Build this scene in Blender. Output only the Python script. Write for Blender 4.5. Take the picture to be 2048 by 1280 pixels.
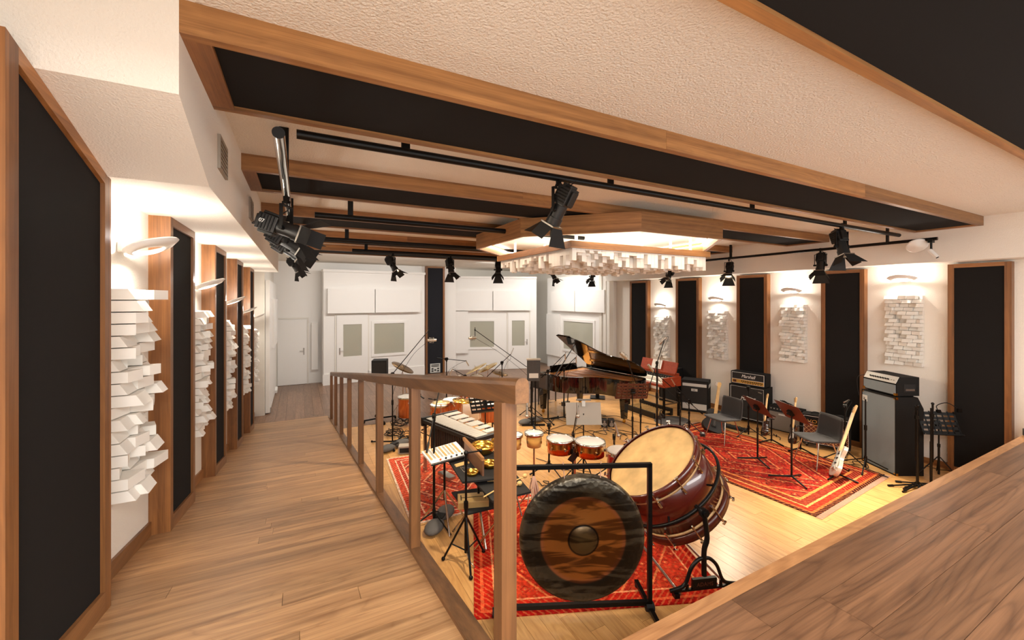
import bpy, math, random
from mathutils import Vector, Matrix, Euler
random.seed(7)
for _o in list(bpy.data.objects): bpy.data.objects.remove(_o, do_unlink=True)
SC = bpy.context.scene
COL = SC.collection
# ---------------------------------------------------------------- camera
CAM_H = 2.75; FPX = 812.0; CX, CY = 1024.0, 598.0
TH = math.atan(424 / 812); S_, C_ = math.sin(TH), math.cos(TH)
cd = bpy.data.cameras.new('camera'); cam = bpy.data.objects.new('camera', cd); COL.objects.link(cam)
cam.location = (0, 0, CAM_H); cam.rotation_euler = (math.pi / 2, 0, -TH)
cd.sensor_width = 36; cd.lens = FPX / 2048 * 36; cd.shift_y = -(640 - CY) / 2048; cd.clip_start = .02
SC.camera = cam
# ---------------------------------------------------------------- world / exposure
W = bpy.data.worlds.new('world'); SC.world = W; W.use_nodes = True
W.node_tree.nodes['Background'].inputs[0].default_value = (1.0, .98, .95, 1)
W.node_tree.nodes['Background'].inputs[1].default_value = 1.3
SC.view_settings.view_transform = 'Standard'; SC.view_settings.look = 'None'
SC.view_settings.gamma = 1; SC.view_settings.use_curve_mapping = False
SC.view_settings.exposure = .82
WARM = (1.0, .83, .62); SOFT = (1.0, .97, .93)
def area(name, loc, rot, sx, sy, e, col=SOFT):
    l = bpy.data.lights.new(name, 'AREA'); l.shape = 'RECTANGLE'; l.size = sx; l.size_y = sy; l.energy = e; l.color = col
    o = bpy.data.objects.new(name, l); COL.objects.link(o); o.location = loc; o.rotation_euler = rot; return o
# unseen fill lights added over the gallery behind the camera
area('fill_light_a', (.0, -1.2, 3.9), (0, 0, 0), 1.6, 1.2, 130)
area('fill_light_b', (4.6, -1.6, 3.9), (0, 0, 0), 5, 1.2, 150)
area('booth_wash_a', (2.3, 11.2, 3.9), (math.radians(28), 0, 0), 3.4, .25, 56)
area('booth_wash_b', (6.6, 11.6, 3.9), (math.radians(28), 0, math.radians(-20)), 3.0, .25, 40)
area('booth_wash_c', (7.6, 12.0, 3.9), (math.radians(35), 0, math.radians(-90)), 2.5, .25, 20)
# ---------------------------------------------------------------- projection helpers (real positions from survey of the photo)
def ray(px, py):
    X = (px - CX) / FPX; Z = (CY - py) / FPX
    return Vector((C_ * X + S_, -S_ * X + C_, Z))
def G(px, py, z=0.0):
    r = ray(px, py); return Vector((0, 0, CAM_H)) + r * ((z - CAM_H) / r.z)
def AT(px, py, d): return Vector((0, 0, CAM_H)) + ray(px, py) * d
def ZA(py, p): return CAM_H + (CY - py) / FPX * (p[0] * S_ + p[1] * C_)
# ---------------------------------------------------------------- materials
def new_mat(name):
    m = bpy.data.materials.new(name); m.use_nodes = True
    return m, m.node_tree.nodes, m.node_tree.links, m.node_tree.nodes['Principled BSDF']
def lin(c):
    return tuple(((v / 255) / 12.92 if v / 255 <= .04045 else ((v / 255 + .055) / 1.055) ** 2.4) for v in c) + (1,)
def plain(name, rgb, rough=.5, metal=0, bump=0, bscale=200, coat=0, spec=.5, var=0, emit=0, trans=0, sheen=0, bdist=.004):
    m, N, L, B = new_mat(name)
    B.inputs['Base Color'].default_value = lin(rgb); B.inputs['Roughness'].default_value = rough; B.inputs['Metallic'].default_value = metal
    B.inputs['Coat Weight'].default_value = coat; B.inputs['Specular IOR Level'].default_value = spec
    if sheen: B.inputs['Sheen Weight'].default_value = sheen
    if trans: B.inputs['Transmission Weight'].default_value = trans
    if emit: B.inputs['Emission Color'].default_value = lin(rgb); B.inputs['Emission Strength'].default_value = emit
    if bump or var:
        tc = N.new('ShaderNodeTexCoord'); nz = N.new('ShaderNodeTexNoise'); nz.inputs['Scale'].default_value = bscale; nz.inputs['Detail'].default_value = 3
        L.new(tc.outputs['Object'], nz.inputs['Vector'])
        if bump:
            b = N.new('ShaderNodeBump'); b.inputs['Strength'].default_value = bump; b.inputs['Distance'].default_value = bdist
            L.new(nz.outputs['Fac'], b.inputs['Height']); L.new(b.outputs[0], B.inputs['Normal'])
        if var:
            hs = N.new('ShaderNodeHueSaturation'); hs.inputs['Color'].default_value = lin(rgb)
            mr = N.new('ShaderNodeMapRange'); mr.inputs['To Min'].default_value = 1 - var; mr.inputs['To Max'].default_value = 1 + var
            L.new(nz.outputs['Fac'], mr.inputs['Value']); L.new(mr.outputs[0], hs.inputs['Value']); L.new(hs.outputs[0], B.inputs['Base Color'])
    return m
def wood(name, dark, light, axis=0, rough=.42, var=.22, s=1.0, coat=0.0, grain=1.0, rings=9.0, lines=0.0, det=3, asp=(.9, 5)):
    m, N, L, B = new_mat(name)
    tc = N.new('ShaderNodeTexCoord'); oi = N.new('ShaderNodeObjectInfo')
    ml = N.new('ShaderNodeMath'); ml.operation = 'MULTIPLY'; ml.inputs[1].default_value = 37.0; L.new(oi.outputs['Random'], ml.inputs[0])
    ad = N.new('ShaderNodeVectorMath'); ad.operation = 'ADD'; L.new(tc.outputs['Object'], ad.inputs[0]); L.new(ml.outputs[0], ad.inputs[1])
    def stretch(a, b):
        mp = N.new('ShaderNodeMapping'); v = [b, b, b]; v[axis] = a; mp.inputs['Scale'].default_value = [q * s for q in v]
        L.new(ad.outputs[0], mp.inputs['Vector']); return mp
    def nz(a, b, det, dist):
        n = N.new('ShaderNodeTexNoise'); n.inputs['Scale'].default_value = 1; n.inputs['Detail'].default_value = det; n.inputs['Distortion'].default_value = dist
        L.new(stretch(a, b).outputs[0], n.inputs['Vector']); return n
    def mth(op, a, b, c=None):
        n = N.new('ShaderNodeMath'); n.operation = op
        for i, v in enumerate((a, b, c)):
            if v is None: continue
            if isinstance(v, (int, float)): n.inputs[i].default_value = v
            else: L.new(v, n.inputs[i])
        return n.outputs[0]
    n1 = nz(asp[0], asp[1], det, .7 if det > 1 else .25); n2 = nz(3, 170, 3, .2); n3 = nz(.45, 26, 3, .3)
    ring = mth('PINGPONG', mth('MULTIPLY', n1.outputs['Fac'], rings), .5)
    a2_ = mth('MULTIPLY_ADD', ring, .62 * grain, mth('MULTIPLY', n2.outputs['Fac'], .42))
    a2_ = mth('MULTIPLY_ADD', n3.outputs['Fac'], .55 + (.62 - .62 * grain) * .9, a2_)
    a2_ = mth('SUBTRACT', a2_, .12 + (.62 - .62 * grain) * .35)
    if lines:
        lr = N.new('ShaderNodeMapRange'); lr.inputs['From Max'].default_value = .13; lr.inputs['To Min'].default_value = 1 - lines; L.new(ring, lr.inputs['Value']); a2_ = mth('MULTIPLY', a2_, lr.outputs[0])
    cr = N.new('ShaderNodeValToRGB'); cr.color_ramp.elements[0].position = .12; cr.color_ramp.elements[0].color = lin(dark)
    cr.color_ramp.elements[1].position = .85; cr.color_ramp.elements[1].color = lin(light); L.new(a2_, cr.inputs[0])
    hs = N.new('ShaderNodeHueSaturation'); L.new(cr.outputs[0], hs.inputs['Color'])
    mr = N.new('ShaderNodeMapRange'); mr.inputs['To Min'].default_value = 1 - var; mr.inputs['To Max'].default_value = 1 + var
    L.new(oi.outputs['Random'], mr.inputs['Value']); L.new(mr.outputs[0], hs.inputs['Value'])
    L.new(hs.outputs[0], B.inputs['Base Color']); B.inputs['Roughness'].default_value = rough; B.inputs['Coat Weight'].default_value = coat; B.inputs['Coat Roughness'].default_value = .15
    bp = N.new('ShaderNodeBump'); bp.inputs['Strength'].default_value = .12; bp.inputs['Distance'].default_value = .002
    L.new(n2.outputs['Fac'], bp.inputs['Height']); L.new(bp.outputs[0], B.inputs['Normal'])
    return m
M = {}
M['plaster'] = plain('white_plaster', (240, 234, 224), .9, bump=.5, bscale=110, bdist=.008)
M['stipple'] = plain('stippled_ceiling_plaster', (238, 232, 221), .95, bump=1, bscale=70, bdist=.012)
M['paint'] = plain('white_paint', (236, 233, 228), .55)
M['paint2'] = plain('warm_white_paint', (226, 221, 211), .6)
M['block'] = plain('white_block', (240, 236, 228), .6)
M['fabric'] = plain('black_fabric', (30, 28, 27), .95, bump=.5, bscale=900, spec=.2, var=.25)
M['navy'] = plain('blue_black_fabric', (36, 36, 40), .95, bump=.4, bscale=900, spec=.2)
M['wx'] = wood('walnut_along_x', (108, 68, 36), (186, 134, 80), 0, grain=.3)
M['wy'] = wood('walnut_along_y', (100, 62, 34), (174, 120, 70), 1, grain=.3)
M['wz'] = wood('walnut_upright', (88, 52, 26), (160, 106, 58), 2, grain=.3, var=.12)
M['ramp'] = wood('ramp_walnut_plank', (128, 88, 54), (214, 168, 118), 0, .4, .16, grain=.3, rings=7, lines=.18)
M['deck'] = wood('gallery_walnut_plank', (68, 44, 29), (136, 97, 68), 0, .36, .13, grain=.35, rings=15, lines=.26, det=1, asp=(.55, 5.5))
M['oak'] = wood('studio_oak_plank', (182, 130, 74), (228, 180, 116), 0, .3, .1, grain=.7)
M['darkfloor'] = wood('landing_walnut_plank', (96, 70, 52), (150, 114, 88), 0, .33, .14)
M['rail'] = wood('dark_walnut_rail', (76, 50, 28), (138, 96, 58), 1, grain=.3, var=.08)
M['railz'] = wood('dark_walnut_post', (72, 46, 24), (132, 88, 50), 2, grain=.3, var=.12)
M['metal'] = plain('black_metal', (22, 21, 20), .4, .6)
M['bplastic'] = plain('black_plastic', (26, 25, 24), .45)
M['matte'] = plain('matte_black', (20, 19, 18), .75)
M['chrome'] = plain('chrome', (215, 212, 205), .14, 1)
M['steel'] = plain('brushed_steel', (170, 166, 160), .32, 1)
M['brass'] = plain('brass', (205, 160, 70), .22, 1, bump=.15, bscale=40)
M['copper'] = plain('copper_shell', (226, 172, 100), .2, 1)
M['drumhead'] = plain('white_drum_head', (240, 236, 228), .5)
M['calf'] = plain('calf_skin_head', (220, 182, 122), .6, var=.55, bscale=5)
M['mahog'] = plain('mahogany_lacquer', (78, 20, 11), .3, var=.35, bscale=6, coat=.7)
M['redlac'] = plain('red_lacquer', (190, 22, 26), .25, coat=.5)
M['orangewood'] = wood('orange_wood_shell', (150, 62, 22), (206, 108, 46), 2, .25, .1, coat=.5)
M['organwood'] = wood('red_organ_wood', (140, 48, 24), (178, 74, 38), 0, .3, .05, coat=.4)
M['tolex'] = plain('black_tolex', (22, 21, 20), .8, spec=.25, bump=.5, bscale=400)
M['grille'] = plain('black_grille_cloth', (40, 38, 36), .9, bump=.6, bscale=700)
M['silvergrille'] = plain('grey_blue_sparkle_grille', (124, 136, 142), .8, bump=.5, bscale=600, var=.2)
M['gold'] = plain('gold_panel', (206, 168, 84), .35, .6)
M['white'] = plain('white_trim', (238, 236, 230), .5)
M['glass'] = plain('grey_green_glass', (172, 170, 154), .1, spec=.6)
M['maple'] = wood('maple', (208, 162, 96), (236, 198, 136), 2, .35, .05, grain=.4)
M['blackgloss'] = plain('piano_black', (10, 9, 9), .06, coat=1)
M['pianogold'] = plain('gold_iron_plate', (206, 136, 58), .3, .75)
M['soundboard'] = wood('spruce_soundboard', (196, 122, 54), (228, 160, 84), 0, .3, .05)
M['ivory'] = plain('ivory_keys', (240, 236, 226), .3)
M['paper'] = plain('paper', (246, 244, 240), .8)
M['redcloth'] = plain('red_cloth', (190, 16, 22), .85)
M['brownboard'] = plain('brown_board', (108, 72, 52), .5)
M['greyplate'] = plain('grey_stand_plate', (158, 148, 134), .55)
M['darkred'] = plain('dark_red_metal', (86, 44, 30), .45, .2)
M['rope'] = plain('rope_fabric', (190, 150, 130), .9)
M['greybag'] = plain('grey_canvas', (92, 90, 88), .85, bump=.3, bscale=200)
M['chairfab'] = plain('charcoal_felt', (42, 39, 37), .95, bump=.4, bscale=500, sheen=.2)
M['rubber'] = plain('rubber', (18, 17, 17), .8)
M['led'] = plain('led_light', (255, 244, 226), .5, emit=14)
M['lens'] = plain('lit_lens', (255, 226, 180), .2, emit=4)
M['voxgrille'] = None
M['alu'] = plain('vibraphone_bar', (226, 222, 212), .3, .55)
M['tan'] = plain('light_wood_block', (208, 170, 108), .5)
M['mic'] = plain('nickel_mic', (186, 178, 166), .3, .9)
M['sticker'] = plain('pale_plate', (206, 206, 200), .5)
def mat_stripes(name, a, b, scale, axis=0, rough=.5, metal=0.):
    m, N, L, B = new_mat(name)
    tc = N.new('ShaderNodeTexCoord'); sx = N.new('ShaderNodeSeparateXYZ'); L.new(tc.outputs['Object'], sx.inputs[0])
    mm = N.new('ShaderNodeMath'); mm.operation = 'MULTIPLY'; mm.inputs[1].default_value = scale; L.new(sx.outputs[axis], mm.inputs[0])
    fr = N.new('ShaderNodeMath'); fr.operation = 'FRACT'; L.new(mm.outputs[0], fr.inputs[0])
    gt = N.new('ShaderNodeMath'); gt.operation = 'GREATER_THAN'; gt.inputs[1].default_value = .5; L.new(fr.outputs[0], gt.inputs[0])
    mx = N.new('ShaderNodeMix'); mx.data_type = 'RGBA'; mx.inputs[6].default_value = lin(a); mx.inputs[7].default_value = lin(b); L.new(gt.outputs[0], mx.inputs[0])
    L.new(mx.outputs[2], B.inputs['Base Color']); B.inputs['Roughness'].default_value = rough; B.inputs['Metallic'].default_value = metal
    return m
def mat_diamond(name, base, line, scale, width=.12):
    m, N, L, B = new_mat(name)
    tc = N.new('ShaderNodeTexCoord'); sx = N.new('ShaderNodeSeparateXYZ'); L.new(tc.outputs['Object'], sx.inputs[0])
    outs = []
    for op in ('ADD', 'SUBTRACT'):
        a = N.new('ShaderNodeMath'); a.operation = op; L.new(sx.outputs[0], a.inputs[0]); L.new(sx.outputs[2], a.inputs[1])
        b = N.new('ShaderNodeMath'); b.operation = 'MULTIPLY'; b.inputs[1].default_value = scale; L.new(a.outputs[0], b.inputs[0])
        f = N.new('ShaderNodeMath'); f.operation = 'FRACT'; L.new(b.outputs[0], f.inputs[0])
        g = N.new('ShaderNodeMath'); g.operation = 'LESS_THAN'; g.inputs[1].default_value = width; L.new(f.outputs[0], g.inputs[0]); outs.append(g)
    mxm = N.new('ShaderNodeMath'); mxm.operation = 'MAXIMUM'; L.new(outs[0].outputs[0], mxm.inputs[0]); L.new(outs[1].outputs[0], mxm.inputs[1])
    mx = N.new('ShaderNodeMix'); mx.data_type = 'RGBA'; mx.inputs[6].default_value = lin(base); mx.inputs[7].default_value = lin(line); L.new(mxm.outputs[0], mx.inputs[0])
    L.new(mx.outputs[2], B.inputs['Base Color']); B.inputs['Roughness'].default_value = .8
    return m
M['voxgrille'] = mat_diamond('brown_diamond_grille', (96, 44, 28), (198, 160, 110), 14)
def mat_rug(name, hx, hy, cols, bands, cell=3.2, thr=.0):
    """woven rug: border bands by distance to the edge, field of stepped diamonds"""
    m, N, L, B = new_mat(name)
    def mth(op, a, b=None, c=None):
        n = N.new('ShaderNodeMath'); n.operation = op
        for i, v in enumerate((a, b, c)):
            if v is None: continue
            if isinstance(v, (int, float)): n.inputs[i].default_value = v
            else: L.new(v, n.inputs[i])
        return n.outputs[0]
    tc = N.new('ShaderNodeTexCoord'); sx = N.new('ShaderNodeSeparateXYZ'); L.new(tc.outputs['Object'], sx.inputs[0])
    nz = N.new('ShaderNodeTexNoise'); nz.inputs['Scale'].default_value = 45; nz.inputs['Detail'].default_value = 2; L.new(tc.outputs['Object'], nz.inputs['Vector'])
    wob = mth('MULTIPLY', mth('SUBTRACT', nz.outputs['Fac'], .5), .02)
    ax = mth('ADD', mth('ABSOLUTE', sx.outputs[0]), wob); ay = mth('ADD', mth('ABSOLUTE', sx.outputs[1]), wob)
    bd = mth('MINIMUM', mth('SUBTRACT', hx, ax), mth('SUBTRACT', hy, ay))
    cb = N.new('ShaderNodeValToRGB'); cb.color_ramp.interpolation = 'CONSTANT'; W_ = bands[-1][0]
    cb.color_ramp.elements[0].position = 0; cb.color_ramp.elements[0].color = lin(bands[0][1]); cb.color_ramp.elements[1].position = .999; cb.color_ramp.elements[1].color = lin(bands[-1][1])
    for (p, c), nxt in zip(bands[1:], bands[2:] + [None]):
        e = cb.color_ramp.elements.new(min(.998, p / W_)); e.color = lin(c)
    L.new(mth('DIVIDE', bd, W_), cb.inputs[0])
    # motifs running in the borders
    tri = mth('PINGPONG', mth('MULTIPLY', mth('ADD', ax, ay), 15.0), .5)
    mot = mth('GREATER_THAN', tri, .34)
    mb1 = N.new('ShaderNodeMix'); mb1.data_type = 'RGBA'; L.new(mth('MULTIPLY', mot, .38), mb1.inputs[0]); L.new(cb.outputs[0], mb1.inputs[6]); mb1.inputs[7].default_value = lin(cols[1])
    # field: small woven motifs on a mottled ground, crossed by thin medallion lines
    def mixc(f, a, b):
        n = N.new('ShaderNodeMix'); n.data_type = 'RGBA'
        for i, v in ((0, f), (6, a), (7, b)):
            if isinstance(v, tuple): n.inputs[i].default_value = lin(v)
            elif isinstance(v, (int, float)): n.inputs[i].default_value = v
            else: L.new(v, n.inputs[i])
        return n.outputs[2]
    ng = N.new('ShaderNodeTexNoise'); ng.inputs['Scale'].default_value = 3.5; ng.inputs['Detail'].default_value = 3; L.new(tc.outputs['Object'], ng.inputs['Vector'])
    g1 = N.new('ShaderNodeMapRange'); g1.inputs['From Min'].default_value = .4; g1.inputs['From Max'].default_value = .62; L.new(ng.outputs['Fac'], g1.inputs['Value'])
    ground = mixc(g1.outputs[0], cols[0], cols[2])
    def motif(sc, seed, thr, size):
        u = mth('MULTIPLY', sx.outputs[0], sc); v = mth('MULTIPLY', sx.outputs[1], sc)
        cv = N.new('ShaderNodeCombineXYZ'); L.new(mth('FLOOR', u), cv.inputs[0]); L.new(mth('FLOOR', v), cv.inputs[1]); cv.inputs[2].default_value = seed
        wn = N.new('ShaderNodeTexWhiteNoise'); L.new(cv.outputs[0], wn.inputs['Vector'])
        du = mth('ABSOLUTE', mth('SUBTRACT', mth('FRACT', u), .5)); dv = mth('ABSOLUTE', mth('SUBTRACT', mth('FRACT', v), .5))
        dd = mth('ADD', mth('ADD', du, dv), mth('MULTIPLY', wob, 6.0))
        return mth('MULTIPLY', mth('LESS_THAN', dd, size), mth('GREATER_THAN', wn.outputs['Value'], thr)), dd, wn
    m1, d1, w1 = motif(cell * 1.6, 1.0, .35, .42); fld = mixc(mth('MULTIPLY', m1, .8), ground, cols[3])
    m1b = mth('MULTIPLY', m1, mth('LESS_THAN', d1, .3)); fld = mixc(m1b, fld, cols[2]); fld = mixc(mth('MULTIPLY', m1, mth('LESS_THAN', d1, .13)), fld, cols[1])
    m2, d2, w2 = motif(cell * 6, 5.0, .45, .4); fld = mixc(mth('MULTIPLY', m2, .75), fld, mixc(w2.outputs['Value'], cols[1], cols[3]))
    big = mth('PINGPONG', mth('ADD', mth('MULTIPLY', ax, 1.15), mth('MULTIPLY', ay, .85)), .36)
    ln1 = mth('LESS_THAN', mth('ABSOLUTE', mth('SUBTRACT', big, .2)), .014); fld = mixc(mth('MULTIPLY', ln1, .8), fld, cols[1])
    ln2 = mth('LESS_THAN', mth('ABSOLUTE', mth('SUBTRACT', big, .25)), .02); fld = mixc(mth('MULTIPLY', ln2, .6), fld, cols[3])
    class _F: pass
    mf = _F(); mf.outputs = {2: fld}
    mix = N.new('ShaderNodeMix'); mix.data_type = 'RGBA'; L.new(mth('GREATER_THAN', bd, W_), mix.inputs[0]); L.new(mb1.outputs[2], mix.inputs[6]); L.new(mf.outputs[2], mix.inputs[7])
    hs = N.new('ShaderNodeHueSaturation'); L.new(mix.outputs[2], hs.inputs['Color'])
    n2 = N.new('ShaderNodeTexNoise'); n2.inputs['Scale'].default_value = 28; n2.inputs['Detail'].default_value = 4; L.new(tc.outputs['Object'], n2.inputs['Vector'])
    mr = N.new('ShaderNodeMapRange'); mr.inputs['From Min'].default_value = .3; mr.inputs['From Max'].default_value = .7; mr.inputs['To Min'].default_value = .62; mr.inputs['To Max'].default_value = 1.3; L.new(n2.outputs['Fac'], mr.inputs['Value']); L.new(mr.outputs[0], hs.inputs['Value'])
    L.new(hs.outputs[0], B.inputs['Base Color']); B.inputs['Roughness'].default_value = .95; B.inputs['Specular IOR Level'].default_value = .1
    bp = N.new('ShaderNodeBump'); bp.inputs['Strength'].default_value = .5; bp.inputs['Distance'].default_value = .004; L.new(nz.outputs['Fac'], bp.inputs['Height']); L.new(bp.outputs[0], B.inputs['Normal'])
    return m
# ---------------------------------------------------------------- mesh builder
def RX(a): return Matrix.Rotation(a, 4, 'X')
def RY(a): return Matrix.Rotation(a, 4, 'Y')
def RZ(a): return Matrix.Rotation(a, 4, 'Z')
def TR(*v): return Matrix.Translation(Vector(v if len(v) == 3 else v[0]))
def frame(z, x=None):
    """rotation whose Z axis is z"""
    z = Vector(z).normalized(); x = Vector(x) if x is not None else (Vector((1, 0, 0)) if abs(z.x) < .9 else Vector((0, 1, 0)))
    y = z.cross(x).normalized(); x = y.cross(z)
    return Matrix(((x.x, y.x, z.x, 0), (x.y, y.y, z.y, 0), (x.z, y.z, z.z, 0), (0, 0, 0, 1)))
class MB:
    def __init__(s, mat=None): s.v = []; s.f = []; s.sm = []; s.T = mat or Matrix.Identity(4)
    def add(s, vs, fs, smooth=False, T=None):
        T = s.T @ T if T is not None else s.T
        b = len(s.v); s.v += [T @ Vector(q) for q in vs]
        for f in fs: s.f.append([b + i for i in f]); s.sm.append(smooth)
        return s
    def box(s, c, d, R=None):
        x, y, z = [q / 2 for q in d]
        T = TR(*c) @ R if R is not None else TR(*c)
        return s.add([(-x, -y, -z), (x, -y, -z), (x, y, -z), (-x, y, -z), (-x, -y, z), (x, -y, z), (x, y, z), (-x, y, z)],
                     [(3, 2, 1, 0), (4, 5, 6, 7), (0, 1, 5, 4), (1, 2, 6, 5), (2, 3, 7, 6), (3, 0, 4, 7)], False, T)
    def bx(s, x0, x1, y0, y1, z0, z1): return s.box(((x0 + x1) / 2, (y0 + y1) / 2, (z0 + z1) / 2), (x1 - x0, y1 - y0, z1 - z0))
    def hexa(s, b, t):
        return s.add(list(b) + list(t), [(3, 2, 1, 0), (4, 5, 6, 7), (0, 1, 5, 4), (1, 2, 6, 5), (2, 3, 7, 6), (3, 0, 4, 7)])
    def cyl(s, p0, p1, r, r2=None, n=12, caps=True, T=None):
        p0, p1 = Vector(p0), Vector(p1); r2 = r if r2 is None else r2
        F = TR(p0) @ frame(p1 - p0); h = (p1 - p0).length
        if T is not None: F = T @ F
        a = [(math.cos(2 * math.pi * i / n), math.sin(2 * math.pi * i / n)) for i in range(n)]
        s.add([(r * c, r * q, 0) for c, q in a] + [(r2 * c, r2 * q, h) for c, q in a], [(i, (i + 1) % n, n + (i + 1) % n, n + i) for i in range(n)], True, F)
        if caps:
            if r > 1e-4: s.add([(r * c, r * q, 0) for c, q in a], [tuple(range(n))[::-1]], False, F)
            if r2 > 1e-4: s.add([(r2 * c, r2 * q, h) for c, q in a], [tuple(range(n))], False, F)
        return s
    def tube(s, pts, r, n=6, closed=False):
        pts = [Vector(p) for p in pts]; m = len(pts); rings = []; up = None
        for i in range(m):
            a = pts[(i - 1) % m] if (closed or i > 0) else pts[i]; b = pts[(i + 1) % m] if (closed or i < m - 1) else pts[i]
            t = (b - a).normalized()
            if up is None: up = Vector((0, 0, 1)) if abs(t.z) < .9 else Vector((1, 0, 0))
            x = (up - t * up.dot(t))
            x = x.normalized() if x.length > 1e-5 else frame(t).col[0].to_3d()
            up = x; y = t.cross(x); rr = r[i] if isinstance(r, (list, tuple)) else r
            rings.append([pts[i] + (x * math.cos(2 * math.pi * k / n) + y * math.sin(2 * math.pi * k / n)) * rr for k in range(n)])
        vs = [q for g in rings for q in g]; fs = []
        for i in range(m if closed else m - 1):
            j = (i + 1) % m
            for k in range(n): fs.append((i * n + k, i * n + (k + 1) % n, j * n + (k + 1) % n, j * n + k))
        s.add(vs, fs, True)
        if not closed: s.add(rings[0], [tuple(range(n))[::-1]]); s.add(rings[-1], [tuple(range(n))])
        return s
    def lathe(s, prof, n=24, T=None, closed=False):
        vs = []; fs = []; m = len(prof)
        for r, z in prof:
            for k in range(n): a = 2 * math.pi * k / n; vs.append((r * math.cos(a), r * math.sin(a), z))
        for i in range(m - 1 + (1 if closed else 0)):
            j = (i + 1) % m
            for k in range(n): fs.append((i * n + k, i * n + (k + 1) % n, j * n + (k + 1) % n, j * n + k))
        return s.add(vs, fs, True, T)
    def prism(s, poly, z0, z1, T=None, smooth=False):
        n = len(poly); vs = [(x, y, z0) for x, y in poly] + [(x, y, z1) for x, y in poly]
        s.add(vs, [(i, (i + 1) % n, n + (i + 1) % n, n + i) for i in range(n)], smooth, T)
        s.add(vs[:n], [tuple(range(n))[::-1]], False, T); s.add(vs[n:], [tuple(range(n))], False, T)
        return s
    def ball(s, c, r, n=12, sc=(1, 1, 1)):
        m = n // 2; pr = [(max(1e-4, math.sin(math.pi * i / m)) * r, -math.cos(math.pi * i / m) * r) for i in range(m + 1)]
        return s.lathe(pr, n, TR(*c) @ Matrix.Diagonal((sc[0], sc[1], sc[2], 1)))
    def mesh(s, name):
        me = bpy.data.meshes.new(name); me.from_pydata([tuple(q) for q in s.v], [], s.f)
        me.polygons.foreach_set('use_smooth', s.sm); me.update(); return me
    def build(s, name, mat, parent=None, bevel=0, label=None, solid=0):
        o = bpy.data.objects.new(name, s.mesh(name)); COL.objects.link(o)
        o.data.materials.append(M[mat] if isinstance(mat, str) else mat)
        if parent is not None: o.parent = parent
        if solid: md = o.modifiers.new('thickness', 'SOLIDIFY'); md.thickness = solid; md.offset = 0
        if bevel:
            md = o.modifiers.new('bevel', 'BEVEL'); md.width = bevel; md.segments = 2; md.limit_method = 'ANGLE'
        if label: o['label'] = label
        return o
RUGS = []
def rugz(x, y):
    for cx, cy, a, hx, hy in RUGS:
        dx, dy = x - cx, y - cy; u = dx * math.cos(a) + dy * math.sin(a); v = -dx * math.sin(a) + dy * math.cos(a)
        if abs(u) < hx and abs(v) < hy: return .012
    return 0.0
def thing(name, label, cat, loc=(0, 0, 0), rz=0, group=None):
    loc = Vector(loc)
    if loc.z == 0 and cat != 'rug': loc.z = rugz(loc.x, loc.y)
    o = bpy.data.objects.new(name, None); COL.objects.link(o); o.empty_display_size = .1
    o.location = loc; o.rotation_euler = (0, 0, rz); o['label'] = label; o['category'] = cat
    if group: o['group'] = group
    return o
def tag(o, label, cat, group=None):
    o['label'] = label; o['category'] = cat
    if group: o['group'] = group
    return o
def struct(o, label=None):
    o['kind'] = 'structure'
    if label: o['label'] = label
    return o
def inst(name, me, mat, loc, rot, parent):
    o = bpy.data.objects.new(name, me); COL.objects.link(o); o.location = loc; o.rotation_euler = rot; o.parent = parent
    if mat and not me.materials: me.materials.append(M[mat])
    return o
def text(s, size, mat, parent, Mx, name='lettering', shear=0, ext=.001, align='LEFT', sx=1.0):
    c = bpy.data.curves.new('txt', 'FONT'); c.body = s; c.size = size; c.extrude = ext; c.shear = shear; c.align_x = align; c.resolution_u = 3
    t = bpy.data.objects.new('txt', c); COL.objects.link(t); bpy.context.view_layer.update()
    me = bpy.data.meshes.new_from_object(t); bpy.data.objects.remove(t, do_unlink=True)
    me.materials.clear(); me.materials.append(M[mat] if isinstance(mat, str) else mat)
    o = bpy.data.objects.new(name, me); COL.objects.link(o); o.parent = parent; o.matrix_local = Mx @ Matrix.Diagonal((sx, 1, 1, 1)); return o
# text plane: local x -> right, local y -> up, facing -y
FACE = RX(math.pi / 2)
def arc(c, r, a0, a1, n, ax=(1, 0, 0), ay=(0, 0, 1)):
    c = Vector(c); ax = Vector(ax); ay = Vector(ay)
    return [c + ax * (r * math.cos(a0 + (a1 - a0) * i / n)) + ay * (r * math.sin(a0 + (a1 - a0) * i / n)) for i in range(n + 1)]
def bez(p, n=16):
    """smooth curve through points (Catmull-Rom)"""
    p = [Vector(q) for q in p]; p = [p[0] * 2 - p[1]] + p + [p[-1] * 2 - p[-2]]; out = []
    k = max(2, n // (len(p) - 3))
    for i in range(1, len(p) - 2):
        for j in range(k):
            t = j / k; a, b, c, d = p[i - 1:i + 3]
            out.append(.5 * ((2 * b) + (c - a) * t + (2 * a - 5 * b + 4 * c - d) * t * t + (3 * b - a - 3 * c + d) * t ** 3))
    return out + [p[-2]]
# ================================================================ STRUCTURE
XL, XR = -.96, 9.3; ZC = 3.955; ZS = 3.35; YF = 14.8; ZP = 1.46; YE = 1.17; XRAIL = .58; YR = 10.5
def zr(y): return .157 * (YR - y)
ORD = ['nearest', 'second', 'third', 'fourth', 'fifth']
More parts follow.
